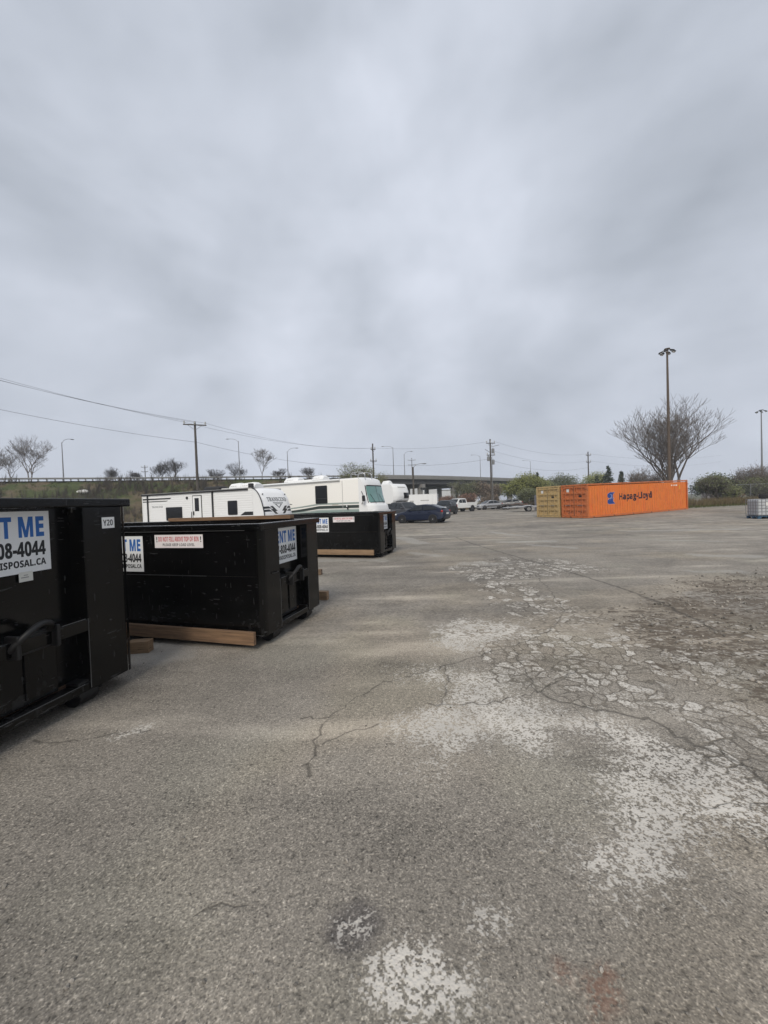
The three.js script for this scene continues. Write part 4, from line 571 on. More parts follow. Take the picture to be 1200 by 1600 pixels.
{ // enclosed white cargo trailer and a plain white box further back
  const box = (name, label, x, d, turn, L, H, W) => { const t = thing(name, label, 'trailer', x, lie(x, d), d, turn); const n = Math.round(L / 0.61); for (let k = 0; k < n; k++) mb().rb(L / n - 0.008, H - 0.55, 0.03, -L / 2 + (k + 0.5) * L / n, 0.5 + (H - 0.55) / 2, W / 2, 0.004).build('side_panel', rvWhite, t);
    mb().box(L, H - 0.55, 0.03, 0, 0.5 + (H - 0.55) / 2, -W / 2).build('side_wall', rvWhite, t); for (const s of [1, -1]) mb().box(0.03, H - 0.55, W - 0.04, s * (L / 2 - 0.016), 0.5 + (H - 0.55) / 2, 0).build('end_wall', rvWhite, t); mb().rb(L + 0.04, 0.07, W + 0.06, 0, H - 0.02, 0, 0.03).build('roof', rvWhite, t); mb().box(L, 0.12, W - 0.1, 0, 0.44, 0).build('chassis', blackTrim, t); mb().rb(0.5, 0.45, 0.01, -L * 0.28, H * 0.62, W / 2 + 0.018, 0.004).rb(1.1, 0.12, 0.01, L * 0.12, H * 0.7, W / 2 + 0.018, 0.004).build('faded_print', roofGrey, t); for (const x2 of [-0.45, 0.45]) for (const s of [1, -1]) wheel(t, x2, s * (W / 2 - 0.02), 0.33, 0.2, s, steelGrey); return t; };
  box('cargo_trailer', 'white enclosed cargo trailer behind the blue hatchback', 5.0, 50.5, -12, 4.2, 2.6, 2.1);
}

// ───────────────────────── highway embankment and overpass ─────────────────────────
const ROAD = [[-190, 60], [-130, 62], [-71, 71], [-53, 78], [-28.5, 86.5], [0, 98], [30, 122], [62, 154], [100, 205], [160, 290]].map(([x, d]) => V(x, 0, -d));
const roadC = new THREE.CatmullRomCurve3(ROAD); const roadP = (t) => roadC.getPoint(t);
const tOfX = (x) => { let a = 0, b = 1; for (let i = 0; i < 40; i++) { const m = (a + b) / 2; roadC.getPoint(m).x < x ? a = m : b = m; } return a; };
const roadN = (t) => { const g = roadC.getTangent(t); return V(-g.z, 0, g.x).normalize(); }; // towards the camera
const DECK = 8.0, tAb = tOfX(-4);
const grassTex = dataTex(1024, 512, (u, v) => {
  const n = tfbm(u, v, 9, 5, 3), m = tfbm(u, v, 60, 3, 12), s = tfbm(u, v * 0.4, 110, 2, 5), k = sst(0.44, 0.58, n), kk = 0.55 + 0.5 * m + 0.45 * (s - 0.5);
  return [mix(0.070, 0.135, k) * kk, mix(0.088, 0.105, k) * kk, mix(0.026, 0.062, k) * kk];
}, true); grassTex.repeat.set(0.02, 0.05);
{ const n = 90, g = gridGeo(n, 16, (u, v) => { const t = u * tAb, c = roadP(t), nn = roadN(t), e = (fbm(u * 60, v * 9, 3) - 0.5), end = sst(0.93, 1, u); const w = mix(6.5 + 13 * (1 - v), 6.5 - end * 0, end * 0.0); return V(c.x, 0, c.z).addScaledVector(nn, w + e * 0.9).add(V(0, v * (DECK - 0.2) + e * 0.35 * (1 - v) - 0.15, 0)); });
  const uv = g.attributes.uv; for (let i = 0; i < uv.count; i++) uv.setXY(i, uv.getX(i) * 190, uv.getY(i) * 16);
  const o = new THREE.Mesh(g, new THREE.MeshStandardMaterial({ map: grassTex, roughness: 1 })); o.name = 'embankment'; o.receiveShadow = true; scene.add(o); struct(o);
  const top = gridGeo(n, 2, (u, v) => { const t = u * tAb, c = roadP(t), nn = roadN(t); return V(c.x, DECK - 0.32, c.z).addScaledVector(nn, 7.0 - v * 16); }); const tp = new THREE.Mesh(top, std(0.1, 0.1, 0.1, 0.95)); tp.name = 'highway_road'; tp.receiveShadow = true; scene.add(tp); struct(tp);
  const ef = new THREE.Mesh(gridGeo(8, 8, (u, v) => { const c = roadP(tAb), nn = roadN(tAb), tg = roadC.getTangent(tAb); return c.clone().addScaledVector(nn, 6.7 - 15 * u + (1 - v) * (1 - u) * 12).addScaledVector(tg, (1 - v) * 7 - 0.3).setY(v * (DECK - 0.25)); }), o.material); ef.name = 'embankment_end'; scene.add(ef); struct(ef); }
const concrete = new THREE.MeshStandardMaterial({ map: dataTex(512, 512, (u, v) => { const n = tfbm(u, v, 5, 5, 9), s = tfbm(u, v * 0.2, 40, 3, 2); const k = 0.24 + 0.10 * (n - 0.5) + 0.10 * (s - 0.5); return [k * 1.02, k, k * 0.95]; }, true, 0.12), roughness: 0.9 }), girderM = std(0.085, 0.085, 0.085, 0.8);
{ const t = thing('overpass', 'long concrete highway overpass on square piers behind the parked vehicles', 'bridge', 0, 0, 0); const n = 60;
  const strip = (name, mat, prof) => { const rings = []; for (let i = 0; i <= n; i++) { const q = tAb + (1 - tAb) * i / n, c = roadP(q), nn = roadN(q); rings.push(prof.map(([w, y]) => c.clone().addScaledVector(nn, w).setY(y))); } mb().add(loft(rings, 0.3)).build(name, mat, t); };
  strip('deck_slab', concrete, [[6.6, DECK - 0.55], [6.6, DECK - 0.25], [-6.6, DECK - 0.25], [-6.6, DECK - 0.55]]);
  strip('parapet', concrete, [[6.62, DECK - 0.25], [6.62, DECK + 0.42], [6.38, DECK + 0.42], [6.38, DECK - 0.25]]); strip('parapet', concrete, [[-6.38, DECK - 0.25], [-6.38, DECK + 0.42], [-6.62, DECK + 0.42], [-6.62, DECK - 0.25]]);
  for (const w of [5.6, 2.0, -2.0, -5.6]) strip('girder', girderM, [[w + 0.25, DECK - 1.75], [w + 0.25, DECK - 0.56], [w - 0.25, DECK - 0.56], [w - 0.25, DECK - 1.75]]);
  for (const px of [6.5, 16, 26.5, 38, 51, 66]) { const q = tOfX(px), c = roadP(q), nn = roadN(q), a = Math.atan2(-nn.z, nn.x); const pier = new THREE.Group(); pier.name = 'pier'; pier.position.copy(c); pier.rotation.y = a; t.add(pier); mb().rb(13, 0.9, 1.1, 0, DECK - 2.22, 0, 0.05).build('pier_cap', concrete, pier); for (const w of [5, 0, -5]) mb().rb(1.0, DECK - 2.6, 1.0, w, (DECK - 2.6) / 2, 0, 0.08).build('column', girderM === 0 ? concrete : concrete, pier); }
  { const c = roadP(tAb), nn = roadN(tAb); const m = mb().rb(13.4, 2.2, 1.2, 0, DECK - 1.6, 0, 0.05).build('abutment', concrete, t); m.position.copy(c); m.rotation.y = Math.atan2(-nn.z, nn.x); } }
{ // guard rail along the top of the slope
  const t = thing('guard_rail', 'weathered guard rail along the top of the grassy embankment', 'guard rail', 0, 0, 0), gal = std(0.28, 0.28, 0.27, 0.6, 0.2), rings = [], n = 60; for (let i = 0; i <= n; i++) { const q = tOfX(-110) + (tAb - tOfX(-110)) * i / n, c = roadP(q), nn = roadN(q); rings.push([[6.2, 0.62], [6.28, 0.54], [6.2, 0.46], [6.28, 0.38], [6.2, 0.30], [6.15, 0.30], [6.15, 0.62]].map(([w, y]) => c.clone().addScaledVector(nn, w).setY(DECK - 0.25 + y))); } mb().add(loft(rings, 0.3)).build('rail', gal, t);
  for (let i = 0; i < 56; i++) { const q = tOfX(-110) + (tAb - tOfX(-110)) * i / 56, p = roadP(q).addScaledVector(roadN(q), 6.05); mb().box(0.15, 0.75, 0.15, p.x, DECK - 0.2 + 0.2, p.z).build('post', gal, t); } }

// ───────────────────────── poles, lamps and wires ─────────────────────────
const poleWood = new THREE.MeshStandardMaterial({ map: dataTex(128, 256, (u, v) => { const s = tfbm(u, v * 0.1, 40, 3, 6), k = 0.075 + 0.05 * (s - 0.5); return [k * 1.12, k, k * 0.86]; }, true, 0.5), roughness: 0.95 }), galv = std(0.22, 0.225, 0.23, 0.55, 0.3), rustPole = std(0.10, 0.075, 0.055, 0.8), porcelain = std(0.5, 0.5, 0.48, 0.3);
const gAt = (d) => 0;
function utilityPole(label, x, d, H, turn, arms, extra) {
  const t = thing('utility_pole', label, 'utility pole', x, 0, d, turn, 'wooden utility poles'); mb().cyl(0.11, 0.17, H, 0, H / 2, 0, 0, 0, 0, 12).build('pole', poleWood, t);
  for (const [y, w, ins] of arms) { const a = new THREE.Group(); a.name = 'crossarm'; t.add(a); mb().rb(w, 0.12, 0.1, 0, y, 0.16, 0.01).build('beam', poleWood, a); for (let i = 0; i < ins; i++) { const px = -w / 2 + 0.12 + (w - 0.24) * i / Math.max(1, ins - 1); mb().cyl(0.04, 0.05, 0.3, px, y + 0.2, 0.16).cyl(0.10, 0.11, 0.08, px, y + 0.22, 0.16).cyl(0.08, 0.09, 0.08, px, y + 0.36, 0.16).build('insulator', porcelain, a); } mb().bar(V(-w * 0.3, y - 0.04, 0.12), V(0, y - 0.6, 0.1), 0.02).bar(V(w * 0.3, y - 0.04, 0.12), V(0, y - 0.6, 0.1), 0.02).build('brace', galv, a); }
  if (extra) extra(t); return t;
}
utilityPole('tall wooden utility pole with crossarm rising behind the white travel trailer', -21.2, 44, 11.7, 24, [[11.35, 2.4, 3]]);
utilityPole('wooden utility pole standing behind the front of the motorhome', -1.55, 66, 12, 20, [[11.0, 0.9, 2], [9.0, 1.2, 2]]);
utilityPole('wooden utility pole loaded with transformers left of the tan container', 18.3, 65, 11.9, 10, [[11.2, 1.6, 3], [9.2, 1.5, 2]], (t) => { for (const [x, y] of [[0.42, 9.9], [-0.42, 8.6], [0.4, 8.0]]) mb().cyl(0.24, 0.24, 0.75, x, y, 0.1).cyl(0.05, 0.05, 0.2, x, y + 0.45, 0.1).build('transformer', galv, t); mb().bar(V(0.2, 10.6, 0), V(1.5, 10.9, 0.2), 0.04).bar(V(-0.15, 9.7, 0), V(-1.0, 10.2, 0.1), 0.04).build('side_arm', galv, t); mb().bar(V(0.2, 1.5, 0.1), V(0.2, 8.8, 0.1), 0.05).build('conduit', galv, t); });
utilityPole('slim wooden utility pole rising behind the orange container', 47.6, 89, 12, 6, [[11.2, 1.3, 2], [9.6, 1.2, 2]]);
utilityPole('small distant utility pole beyond the embankment above the trailer roof', -74, 120, 16.2, 0, [[15.6, 2.2, 3], [14.2, 2.2, 2]]);
utilityPole('small distant utility pole just left of the tall crossarm pole', -57, 106, 13.8, 0, [[13.3, 1.6, 2]]);
utilityPole('far utility pole behind the overpass piers', 11.5, 150, 19, 0, [[18.2, 3, 3], [16.4, 3, 2]]);
function lampPost(label, x, d, base, H, turn, reach = 2.2, rise = 0.9, mat = galv, wood = false) { // cobra-head street lamp
  const t = thing('street_lamp', label, 'street lamp', x, base, d, turn, 'street lamps along the highway'); mb().cyl(wood ? 0.12 : 0.06, wood ? 0.16 : 0.13, H, 0, H / 2, 0, 0, 0, 0, 10).build('pole', wood ? poleWood : mat, t); mb().tube([V(0, H - 0.15, 0), V(reach * 0.3, H + rise * 0.6, 0), V(reach * 0.75, H + rise * 0.97, 0), V(reach, H + rise, 0)], 0.04, 14, 6).build('arm', mat, t); mb().add(loft([[-0.1, 0.04], [0.1, 0.13], [0.4, 0.16], [0.65, 0.09]].map(([a, k]) => ringOf(reach + a, H + rise - k * 0.55, H + rise + k * 0.5, k, k * 0.8)), 0.5)).build('lamp_head', mat, t); return t;
}
lampPost('street lamp on the embankment at the far left', -63.0, 76, DECK - 0.3, 8.2, 70, 1.6); lampPost('street lamp rising behind the roof of the travel trailer', -32.3, 87, DECK - 0.3, 9.2, 175, 2.2, 0.6); lampPost('street lamp above the joint between travel trailer and motorhome', -22.6, 92, DECK - 0.3, 7.2, 25, 2.0);
lampPost('tall street lamp on the overpass with its arm to the left', 2.9, 101, DECK - 0.3, 8.6, 170, 2.4, 0.4); lampPost('street lamp on the overpass with its arm to the right', 6.2, 108, DECK - 0.3, 7.6, 30, 2.2, 0.9); lampPost('wooden lamp pole standing in front of the overpass', 4.75, 60, 0.1, 7.1, 8, 1.5, 0.5, galv, true); lampPost('street lamp on the overpass left of the transformer pole', 33.3, 131, DECK - 0.3, 8.9, 170, 2.4, 0.6); lampPost('distant street lamp on the overpass above the yellow green tree', 60, 156, DECK - 0.3, 9, 160, 2.4, 0.6);
function highMast(label, x, d, H, mat, rr) {
  const t = thing('floodlight_mast', label, 'light mast', x, lie(x, d), d, 0, 'floodlight masts'); mb().cyl(0.085, 0.2, H, 0, H / 2, 0, 0, 0, 0, 14).build('mast', mat, t); mb().cyl(rr * 0.5, rr * 0.5, 0.08, 0, H + 0.03, 0, 0, 0, 0, 18).cyl(0.1, 0.14, 0.4, 0, H - 0.18, 0).build('head_frame', mat, t);
  for (let i = 0; i < 6; i++) { const a = i / 6 * Math.PI * 2 + 0.35, f = new THREE.Group(); f.name = 'floodlight'; f.position.set(Math.cos(a) * rr, H - 0.25, Math.sin(a) * rr); f.rotation.y = -a; t.add(f); mb().rb(0.36, 0.16, 0.32, 0.05, -0.05, 0, 0.05, 0, 0, -0.35).build('housing', plastic, f); mb().rb(0.26, 0.03, 0.26, 0.03, -0.15, 0, 0.01, 0, 0, -0.35).build('lens', lampWhite, f); mb().bar(V(-rr * 0.6, 0.2, 0), V(0, 0.04, 0), 0.03).build('bracket', mat, f); } return t;
}
highMast('rusty brown floodlight mast rising behind the orange container', 31.3, 42, 17.0, rustPole, 0.55); highMast('slim grey floodlight mast at the far right edge', 78.9, 80, 17.9, galv, 0.75);
const wireM = std(0.10, 0.10, 0.105, 0.7);
function wire(label, a, b, sag, r = 0.012) { const pts = []; for (let i = 0; i <= 24; i++) { const t = i / 24; pts.push(a.clone().lerp(b, t).add(V(0, -4 * sag * t * (1 - t), 0))); } const o = mb().tube(pts, r, 60, 5).build('power_line', wireM); tag(o, label, 'cable', 'overhead power lines'); return o; }
{ const P0 = V(-39, 15.2, -27), c = Math.cos(24 * RAD), s = Math.sin(24 * RAD), pA = (k) => V(-21.2 + k * c, 11.62, -44 - k * s + 0.15), pB = (k, y) => V(-1.55 + k, y, -65.8), pC = (k, y) => V(18.3 + k, y, -64.8), pD = (k, y) => V(47.6 + k, y, -88.8);
  wire('uppermost power line climbing out of the picture at left', P0.clone().add(V(0, 0.35, 0)), pA(-1.05), 0.5); wire('second power line climbing out of the picture at left', P0.clone().add(V(0.3, -0.15, 0.4)), pA(0.1), 0.55); wire('third power line just under the two uppermost at left', P0.clone().add(V(0.6, -0.35, 0.8)), pA(1.05), 0.6); wire('lowest cable running left from midway up the crossarm pole', V(-39, 12.4, -27.2), V(-21.1, 9.4, -43.9), 0.5, 0.015);
  wire('left conductor from the crossarm pole to the pole behind the motorhome', pA(-1.05), pB(-0.33, 11.2), 0.9); wire('right conductor from the crossarm pole to the pole behind the motorhome', pA(1.05), pB(0.33, 11.2), 1.0); wire('low cable from the crossarm pole to the pole behind the motorhome', V(-21.1, 9.4, -43.9), pB(0, 8.2), 0.9, 0.015);
  wire('upper conductor from the motorhome pole to the transformer pole', pB(0.3, 11.2), pC(-0.6, 11.45), 0.5); wire('lower cable from the motorhome pole to the transformer pole', pB(0, 8.4), pC(0, 8.6), 0.6, 0.015);
  wire('upper conductor from the transformer pole towards the orange container', pC(0.65, 11.45), pD(-0.5, 11.45), 1.0); wire('middle conductor from the transformer pole towards the orange container', pC(0.4, 9.9), pD(-0.45, 9.85), 1.1); wire('lower cable from the transformer pole towards the orange container', pC(0.1, 8.3), pD(0, 8.4), 1.2, 0.015);
  wire('upper conductor leaving the slim pole to the right', pD(0.5, 11.45), V(95, 12, -108), 1.2); wire('lower conductor leaving the slim pole to the right', pD(0.45, 9.85), V(95, 10.2, -108), 1.3); }

// ───────────────────────── trees and brush ─────────────────────────
const bark = new THREE.MeshStandardMaterial({ map: dataTex(128, 128, (u, v) => { const k = 0.075 + 0.06 * (tfbm(u, v * 0.3, 24, 3, 5) - 0.5); return [k * 1.1, k, k * 0.9]; }, true, 1.5), roughness: 1 }), barkGrey = std(0.17, 0.15, 0.135, 1), barkDark = std(0.07, 0.062, 0.055, 1);
class Twigs { // tapered twigs with few sides, collected into one surface
  constructor() { this.p = []; this.n = []; }
  seg(a, b, r1, r2, k = 4) { const d = b.clone().sub(a).normalize(), u = Math.abs(d.y) < 0.9 ? V(0, 1, 0).cross(d).normalize() : V(1, 0, 0).cross(d).normalize(), w = d.clone().cross(u); for (let i = 0; i < k; i++) { const q = [i, i + 1].map((j) => { const t = j / k * Math.PI * 2; return u.clone().multiplyScalar(Math.cos(t)).addScaledVector(w, Math.sin(t)); }); const A = a.clone().addScaledVector(q[0], r1), B = a.clone().addScaledVector(q[1], r1), C = b.clone().addScaledVector(q[1], r2), D = b.clone().addScaledVector(q[0], r2); for (const [v, m] of [[A, q[0]], [B, q[1]], [C, q[1]], [A, q[0]], [C, q[1]], [D, q[0]]]) { this.p.push(v.x, v.y, v.z); this.n.push(m.x, m.y, m.z); } } }
  build(name, mat, parent) { const g = new THREE.BufferGeometry(); g.setAttribute('position', new THREE.Float32BufferAttribute(this.p, 3)); g.setAttribute('normal', new THREE.Float32BufferAttribute(this.n, 3)); return mb().add(g).build(name, mat, parent); }
}
function leafGeo(spots, size, r) { // small folded leaf clumps at scattered spots
  const p = [], n = []; for (const s of spots) { const a = r() * 6.28, t = (r() - 0.5) * 2.2, l = size * (0.6 + r() * 0.8), u = V(Math.cos(a) * Math.cos(t), Math.sin(t), Math.sin(a) * Math.cos(t)), w = V(r() - 0.5, r() - 0.5, r() - 0.5).cross(u).normalize(), A = s.clone().addScaledVector(u, -l / 2), B = s.clone().addScaledVector(u, l / 2), C = s.clone().addScaledVector(w, l * 0.33), D = s.clone().addScaledVector(w, -l * 0.33), f = u.clone().cross(w); for (const v of [A, B, C, A, D, B]) { p.push(v.x, v.y, v.z); n.push(f.x, f.y, f.z); } }
  const g = new THREE.BufferGeometry(); g.setAttribute('position', new THREE.Float32BufferAttribute(p, 3)); g.setAttribute('normal', new THREE.Float32BufferAttribute(n, 3)); return g;
}
// a bare or budding tree: stems fork again and again, drawn out towards the light
function tree(label, x, d, base, o) {
  const t = thing(o.name || 'bare_tree', label, o.cat || 'tree', x, base, d, o.turn || 0, o.group), r = rng(o.seed), trunk = new Twigs(), tw = new Twigs(), tips = [], R = o.r || 0.2, H = o.h, levels = o.levels || 6;
  const grow = (a, dir, len, rad, lv) => {
    const n = lv < 3 ? 3 : 2; let p = a.clone(), dd = dir.clone(); for (let i = 0; i < n; i++) { dd.add(V((r() - 0.5) * o.wob, (r() - 0.35) * o.wob * 0.6 + (o.lift || 0.05), (r() - 0.5) * o.wob)).normalize(); const q = p.clone().addScaledVector(dd, len / n), r1 = rad * (1 - 0.3 * i / n), r2 = rad * (1 - 0.3 * (i + 1) / n); (lv < 2 ? trunk : tw).seg(p, q, r1, r2, lv < 2 ? 7 : lv < 4 ? 4 : 3); if (lv >= 1 && lv < levels && r() < (o.side || 0.5)) { const sd = dd.clone().add(V((r() - 0.5) * 2.2, (r() - 0.35) * 0.8, (r() - 0.5) * 2.2)).normalize(); grow(q, sd, len * 0.6, Math.max(o.rmin || 0.011, r2 * 0.5), lv + 1); } p = q; }
    if (lv >= levels) { tips.push(p); return; } const k = lv === 0 ? (o.forks0 || 3) : r() < 0.35 ? 3 : 2, ph = r() * 6.28; for (let i = 0; i < k; i++) { const a2 = ph + i / k * 6.28 + (r() - 0.5), sp = o.spread * (0.7 + 0.6 * r()); const sd = dd.clone().add(V(Math.cos(a2) * sp, (r() - 0.4) * 0.2, Math.sin(a2) * sp)).normalize(); grow(p, sd, len * (0.68 + 0.18 * r()), Math.max(o.rmin || 0.011, rad * (k === 2 ? 0.62 : 0.55)), lv + 1); }
  };
  const stems = o.stems || 1; for (let i = 0; i < stems; i++) { const a = i / stems * 6.28 + r(), lean = stems > 1 ? (o.lean || 0.45) * (0.4 + 0.8 * r()) : 0.05; grow(V(Math.cos(a) * 0.15 * (stems > 1), -0.1, Math.sin(a) * 0.15 * (stems > 1)), V(Math.cos(a) * lean, 1, Math.sin(a) * lean * 0.8).normalize(), H * (o.len0 || 0.26) * (0.85 + 0.3 * r() + (o.uneven || 0) * (r() - 0.5)), R * (0.8 + 0.4 * r()), 0); }
  if (o.tall) t.scale.set(o.wide || 0.94, o.tall, o.wide || 0.94);
  trunk.build('trunk', o.bark || bark, t); tw.build(o.leaf ? 'branches' : 'crown', o.twigM || o.bark || bark, t);
  if (o.leaf) { const sp = []; for (const q of tips) for (let i = 0; i < (o.per || 6); i++) sp.push(q.clone().add(V((r() - 0.5) * o.fluff, (r() - 0.5) * o.fluff, (r() - 0.5) * o.fluff))); mb().add(leafGeo(sp, o.size || 0.2, r)).build('crown', o.leaf, t); }
  return t;
}
const leafM = (r, g, b) => new THREE.MeshStandardMaterial({ color: col(r, g, b), roughness: 0.95, side: THREE.DoubleSide });
const budGreen = leafM(0.21, 0.23, 0.10), springGreen = leafM(0.2, 0.215, 0.07), paleGreen = leafM(0.27, 0.29, 0.13), darkGreen = leafM(0.05, 0.068, 0.042), brownBud = leafM(0.21, 0.165, 0.125), rustBud = leafM(0.22, 0.135, 0.10), oliveLeaf = leafM(0.15, 0.165, 0.085);
tree('large bare many-stemmed tree behind the orange container', 34.2, 45.5, 0.3, { seed: 8, h: 11.5, stems: 5, lean: 0.45, r: 0.18, spread: 0.62, wob: 0.36, lift: 0.075, levels: 6, len0: 0.235, rmin: 0.011, side: 0.3, uneven: 0.4, tall: 1.22, wide: 1.15, bark: barkGrey });
const emb = { group: 'bare trees on the embankment', wob: 0.3, levels: 6, spread: 0.65, side: 0.25, lift: 0.055, tall: 1.15, bark: barkGrey, rmin: 0.016 };
tree('bare spreading tree at the far left on the embankment', -68.8, 75, DECK - 0.6, { ...emb, seed: 21, h: 8.6, stems: 2, lean: 0.2, r: 0.16, len0: 0.25 }); tree('thinner bare tree left of the spreading tree', -72.5, 75, DECK - 0.8, { ...emb, seed: 22, h: 7.6, r: 0.13, len0: 0.25 }); tree('bare tree cut by the left edge of the picture', -77.5, 77, DECK - 0.8, { ...emb, seed: 23, h: 7.6, stems: 2, lean: 0.2, r: 0.13, len0: 0.28 }); tree('round bare tree above the joint of trailer and motorhome', -28.6, 91, DECK - 0.5, { ...emb, seed: 24, h: 7.2, r: 0.15, len0: 0.24, spread: 0.65 });
[[-56, 79.5, 3.2, 31], [-47.5, 82, 4.4, 32], [-45.2, 82, 5.6, 33], [-33.5, 89, 4.4, 34], [-25, 93, 3.4, 35], [-18.5, 96, 3.8, 36], [-39, 90, 3.6, 37], [-52, 81, 2.6, 38]].forEach(([x, d, h, seed], i) => tree(['low leafless shrub on the slope top right of the left lamp', 'dark twiggy shrub on the slope top with a twin trunk beside it', 'thin bare sapling rising out of the dark shrub', 'bare sapling above the middle of the travel trailer roof', 'small bare shrub under the lamp arm at the motorhome', 'bare shrub above the rear air conditioner of the motorhome', 'faint bare shrub right of the crossarm pole', 'lowest leafless shrub on the slope top'][i], x, d, DECK - 0.5, { name: 'bare_shrub', cat: 'shrub', group: 'leafless shrubs on the embankment', seed, h, stems: 4, lean: 0.5, r: 0.06, spread: 0.5, wob: 0.35, levels: 5, len0: 0.3, bark: barkDark }));
tree('budding green tree right behind the motorhome roof', -3.6, 62, 0, { name: 'budding_tree', seed: 41, h: 8.0, stems: 4, lean: 0.4, r: 0.12, spread: 0.5, wob: 0.3, levels: 6, len0: 0.27, bark: barkGrey, leaf: budGreen, per: 2, size: 0.13, fluff: 0.35 });
tree('yellow green leafing tree left of the tan container', 26.2, 72, 0, { name: 'leafing_tree', seed: 42, h: 6.0, stems: 4, lean: 0.5, r: 0.1, spread: 0.6, wob: 0.3, levels: 5, len0: 0.28, leaf: springGreen, per: 9, size: 0.2, fluff: 1.1, lift: 0.02 }); tree('smaller yellow green leafing tree touching the tan container', 29.8, 76, 0, { name: 'leafing_tree', seed: 43, h: 5.6, stems: 4, lean: 0.5, r: 0.1, spread: 0.6, wob: 0.3, levels: 5, len0: 0.28, leaf: paleGreen, per: 8, size: 0.2, fluff: 1.0, lift: 0.02 });
tree('pale green rounded tree above the middle of the orange container', 46, 84, 0, { name: 'leafing_tree', seed: 44, h: 7.4, stems: 3, lean: 0.4, r: 0.12, spread: 0.6, wob: 0.3, levels: 5, len0: 0.27, leaf: paleGreen, per: 6, size: 0.22, fluff: 1.3 }); tree('pale green rounded tree left of the slim pole', 45.5, 98, 0, { name: 'leafing_tree', seed: 45, h: 7.6, stems: 3, lean: 0.4, r: 0.12, spread: 0.6, wob: 0.3, levels: 5, len0: 0.27, leaf: oliveLeaf, per: 4, size: 0.22, fluff: 1.3 });
// conifers: tiers of drooping sprays
function conifer(label, x, d, H, W, seed) { const t = thing('fir_tree', label, 'tree', x, 0, d, 0, 'dark fir trees'), r = rng(seed), tw = new Twigs(), sp = []; mb().cyl(0.03, 0.16, H, 0, H / 2, 0, 0, 0, 0, 7).build('trunk', barkDark, t); for (let y = H * 0.12; y < H * 0.98; y += H * 0.035) { const w = W * (1 - y / H) * (0.75 + 0.4 * r()) + 0.1, k = 7; for (let i = 0; i < k; i++) { const a = r() * 6.28, b = V(Math.cos(a) * w, y - w * 0.12, Math.sin(a) * w); tw.seg(V(0, y, 0), b, 0.02, 0.006, 3); for (let j = 0; j < 16; j++) { const q = 0.15 + 0.85 * r(); sp.push(V(0, y, 0).lerp(b, q).add(V((r() - 0.5) * 0.28, -r() * 0.22, (r() - 0.5) * 0.28))); } } } tw.build('branches', barkDark, t); mb().add(leafGeo(sp, 0.26, r)).build('crown', darkGreen, t); return t; }
conifer('small dark fir between the leafing tree and the tan container', 38.6, 96, 8.4, 2.6, 51); conifer('tallest dark fir above the orange container', 47.2, 80.5, 8.2, 3.2, 52); conifer('narrow dark fir right of the tallest fir', 49.6, 80, 6.9, 2.0, 53); conifer('low dark fir behind the left part of the tallest fir', 45.6, 82, 6.2, 2.6, 54);
// brush: thickets of leafless and budding shrubs along the far side of the lot
const brush = (label, x, d, h, w, seed, leaf, per, size) => tree(label, x, d, lie(x, Math.min(d, 70)) - 0.1, { name: 'brush_shrub', cat: 'shrub', group: 'brush along the far side of the lot', seed, h, stems: 6, lean: w, r: 0.05, spread: 0.6, wob: 0.4, levels: 5, len0: 0.26, bark: barkGrey, leaf, per: Math.max(1, Math.round(per * 0.22)), size: size * 0.9, fluff: 0.7 });
[['brown brush under the overpass left of its wide pier', 9.5, 88, 3.2, 0.9, 61, brownBud, 8, 0.22], ['reddish brush behind the roof of the white pickup', 14.2, 84, 3.2, 0.9, 62, rustBud, 9, 0.2], ['grey green brush left of the transformer pole', 17.4, 82, 6.4, 0.8, 63, oliveLeaf, 7, 0.2], ['brown brush just right of the transformer pole', 21.6, 82, 6.0, 0.8, 64, brownBud, 10, 0.22], ['olive brush between transformer pole and yellow green tree', 24.2, 86, 5.6, 0.8, 65, oliveLeaf, 9, 0.22], ['rusty brush above the hood of the white pickup', 11.6, 80, 2.6, 0.9, 66, rustBud, 9, 0.2], ['dark green bush in front of the yellow green tree', 25, 66, 3.4, 0.8, 67, oliveLeaf, 14, 0.2], ['brown brush at the foot of the transformer pole', 19.3, 70, 2.8, 0.9, 68, brownBud, 9, 0.18], ['reddish low brush behind the silver car', 16, 74, 3.2, 1.0, 69, rustBud, 9, 0.2],
 ['green shrub against the far end of the orange container', 34.8, 40.5, 3.6, 0.5, 71, oliveLeaf, 9, 0.13], ['dry olive shrub on the fence right of the container', 37.4, 42, 2.7, 0.8, 72, budGreen, 8, 0.12], ['green shrub on the fence in the gap right of the container', 41.5, 42.4, 2.9, 0.6, 73, oliveLeaf, 11, 0.13], ['brown shrub on the fence left of the white tank', 44.6, 44, 2.2, 0.7, 74, brownBud, 7, 0.12], ['bare shrub under the wide crown of the large bare tree', 31.2, 46, 4.6, 0.8, 75, brownBud, 2, 0.1], ['leafless shrub behind the right end of the fence', 49, 50, 5.4, 0.7, 76, brownBud, 2, 0.1]].forEach((a) => brush(...a));
// wide flat dark evergreens behind the fence
[['flat topped dark evergreen behind the fence', 47, 54, 3.9, 81], ['second dark evergreen behind the fence near the right edge', 50.6, 55, 4.6, 82], ['dark evergreen behind the fence beside the grey mast', 55.5, 57, 4.2, 83]].forEach(([l, x, d, h, seed]) => tree(l, x, d, 0.2, { name: 'spreading_evergreen', cat: 'tree', group: 'dark evergreens behind the fence', seed, h, stems: 4, lean: 0.7, r: 0.1, spread: 0.8, wob: 0.3, lift: -0.03, levels: 4, len0: 0.3, bark: barkDark, leaf: darkGreen, per: 5, size: 0.22, fluff: 0.7 }));
